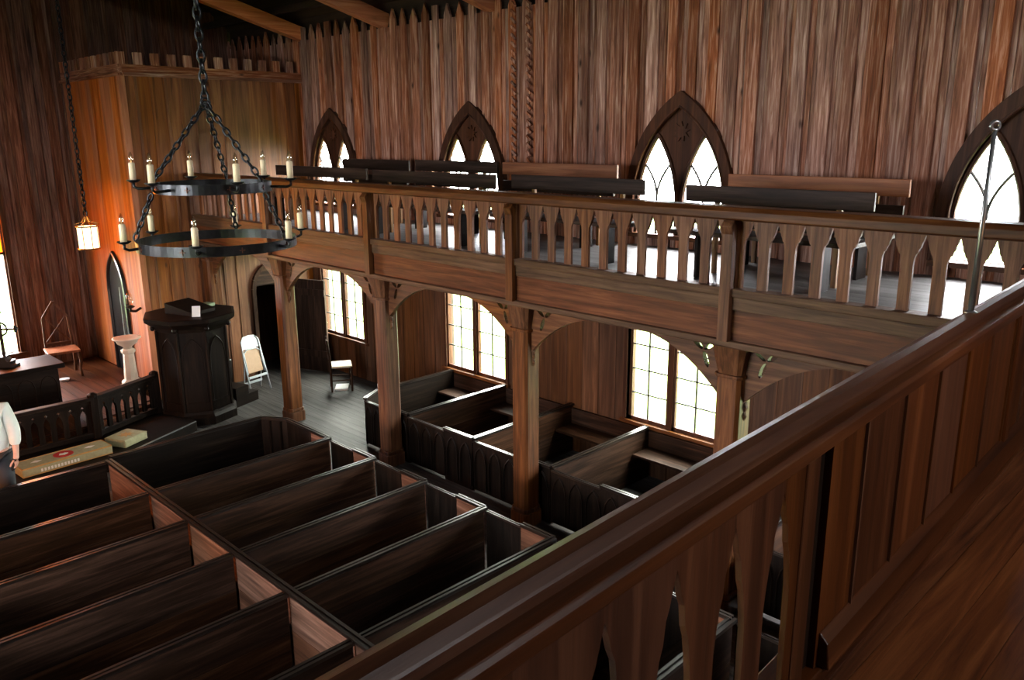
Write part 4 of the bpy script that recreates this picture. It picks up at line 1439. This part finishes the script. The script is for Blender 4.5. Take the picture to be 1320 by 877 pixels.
for px in (-0.33, 0.33):
    MB().prism([(px - 0.07, 0.0), (px, -0.04), (px + 0.07, 0.0), (px, 0.04)], 'z', 0.119, 0.1215).build('pale_motif', 'white', cu)
c2 = thing('square_kneeler_cushion', 'small square green kneeling cushion with an orange flower', 'cushion', (-2.34, 7.98, 0.153), R(26))
MB().box(-0.21, 0.21, -0.18, 0.18, 0, 0.11).build('body', 'cush', c2, bevel=0.025)
for z in (0.012, 0.10):
    MB().tube([(-0.2, -0.17, z), (0.2, -0.17, z), (0.2, 0.17, z), (-0.2, 0.17, z)], 0.01, 6, closed=True).build('piping', 'cush', c2)
poly = []
for k in range(16):
    rr = 0.11 if k % 2 == 0 else 0.05
    poly.append((rr * math.cos(2 * PI * k / 16), rr * math.sin(2 * PI * k / 16)))
MB().prism(poly, 'z', 0.109, 0.1125).build('orange_flower', 'piping', c2)

# scattered papers
tag(B(-0.09, 0.09, -0.07, 0.07, 0, 0.012).build('service_leaflet', 'paper', loc=(-1.90, 3.33, 0.412), rot=(0, 0, 0.3)), 'white leaflet on a pew seat in the centre block', 'paper')
tag(MB().lathe([(0.03, 0), (0.038, 0.07), (0.03, 0.075)], 12).build('white_cup', 'paper', loc=(0.56, 5.985, 0.704)), 'small white cup on the corner of the front wall pew', 'cup')

# ------------------------------------------------------------------ person at the left edge
pe = thing('person', 'standing person in a pale long-sleeved shirt and dark trousers holding a small dark object', 'person', (-4.21, 6.56, 0), R(-35))


def skin_obj(name, verts, edges, radii, mat, parent, sub=2):
    me = bpy.data.meshes.new(name)
    me.from_pydata(verts, edges, [])
    me.materials.append(MT[mat])
    o = bpy.data.objects.new(name, me)
    C.objects.link(o)
    o.parent = parent
    o.modifiers.new('skin', 'SKIN')
    sv = me.skin_vertices[0].data
    for i, r_ in enumerate(radii):
        sv[i].radius = r_ if isinstance(r_, tuple) else (r_, r_)
        sv[i].use_root = (i == 0)
    s = o.modifiers.new('sub', 'SUBSURF')
    s.levels = s.render_levels = sub
    me.polygons.foreach_set('use_smooth', [True] * len(me.polygons))
    o.modifiers['skin'].use_smooth_shade = True
    return o


# body: pelvis root, spine, neck, head, limbs (x: to the person's left/right, -y: front)
V = [(0, 0, 0.95), (0, 0.0, 1.15), (0, 0.01, 1.38), (0, 0.0, 1.50), (0, -0.01, 1.58), (0, -0.02, 1.68),
     (0.17, 0.01, 1.43), (0.235, 0.02, 1.16), (0.25, -0.05, 0.93), (0.25, -0.08, 0.86),
     (-0.17, 0.01, 1.43), (-0.235, 0.02, 1.16), (-0.25, -0.05, 0.93), (-0.25, -0.08, 0.86),
     (0.09, 0, 0.88), (0.10, -0.01, 0.50), (0.10, 0.02, 0.09), (0.11, -0.13, 0.035),
     (-0.09, 0, 0.88), (-0.10, -0.01, 0.50), (-0.10, 0.02, 0.09), (-0.11, -0.13, 0.035)]
Ed = [(0, 1), (1, 2), (2, 3), (3, 4), (4, 5), (2, 6), (6, 7), (7, 8), (8, 9), (2, 10), (10, 11), (11, 12), (12, 13),
      (0, 14), (14, 15), (15, 16), (16, 17), (0, 18), (18, 19), (19, 20), (20, 21)]
Rd = [(0.15, 0.11), (0.14, 0.10), (0.16, 0.11), 0.055, 0.075, 0.09, 0.06, 0.046, 0.030, 0.032, 0.06, 0.046, 0.030, 0.032,
      0.085, 0.058, 0.042, 0.04, 0.085, 0.058, 0.042, 0.04]
body = skin_obj('body', V, Ed, Rd, 'skin', pe)
skin_obj('shirt', [(0, 0, 0.885), (0, 0, 1.17), V[2], V[6], V[7], (0.246, -0.03, 1.00), V[10], V[11], (-0.246, -0.03, 1.00)],
         [(0, 1), (1, 2), (2, 3), (3, 4), (4, 5), (2, 6), (6, 7), (7, 8)],
         [(0.20, 0.165), (0.20, 0.155), (0.21, 0.155), 0.09, 0.072, 0.054, 0.09, 0.072, 0.054], 'shirt', pe)
skin_obj('trousers', [(0, 0, 0.95), V[14], V[15], (0.10, 0.02, 0.07), V[18], V[19], (-0.10, 0.02, 0.07)],
         [(0, 1), (1, 2), (2, 3), (0, 4), (4, 5), (5, 6)], [(0.15, 0.115), 0.105, 0.082, 0.066, 0.105, 0.082, 0.066], 'trous', pe)
for s in (-1, 1):
    hx, hy, hz = s * 0.25, -0.085, 0.855
    # four curled fingers and a thumb per hand
    for q in range(4):
        fy = hy - 0.030 + 0.021 * q
        ln = (0.9, 1.0, 0.95, 0.78)[q]
        skin_obj('finger', [(hx, fy, hz), (hx + s * 0.006, fy - 0.002, hz - 0.045 * ln), (hx - s * 0.010, fy, hz - 0.078 * ln), (hx - s * 0.030, fy, hz - 0.088 * ln)],
                 [(0, 1), (1, 2), (2, 3)], [0.0105, 0.0095, 0.0085, 0.0075], 'skin', body, 1)
    skin_obj('thumb', [(hx - s * 0.005, hy - 0.03, hz + 0.02), (hx - s * 0.03, hy - 0.055, hz - 0.02), (hx - s * 0.045, hy - 0.05, hz - 0.055)],
             [(0, 1), (1, 2)], [0.013, 0.011, 0.009], 'skin', body, 1)
    MB().box(hx - 0.04, hx + 0.045, -0.24, 0.07, 0.0, 0.075).build('shoe', 'black', pe, (-s * 0.14, 0, 0), bevel=0.03)
    MB().sphere((s * 0.033, -0.108, 1.685), 0.011, 8, 6).build('eye', 'white', body)
    MB().sphere((s * 0.094, -0.01, 1.67), 0.022, 8, 6, 1.5).build('ear', 'skin', body)
MB().prism([(-0.10, 1.69), (-0.135, 1.645), (-0.10, 1.64)], 'x', -0.014, 0.014).build('nose', 'skin', body)
MB().box(-0.024, 0.024, -0.108, -0.098, 1.610, 1.618).build('mouth', 'redc', body)
MB().sphere((0, 0.01, 1.715), 0.102, 14, 9, 0.95).build('hair', 'hair', pe, smooth=True)
ph = MB().box(-0.012, 0.012, -0.035, 0.035, -0.06, 0.07).build('pocket_camera', 'black', bevel=0.006)
ang = R(-35)
lx, ly, lz = 0.218, -0.10, 0.81
ph.location = (-4.21 + lx * math.cos(ang) - ly * math.sin(ang), 6.56 + lx * math.sin(ang) + ly * math.cos(ang), lz)
ph.rotation_euler = (0, 0, ang)
tag(ph, 'small dark device held in the person\'s hand at the left edge', 'device')
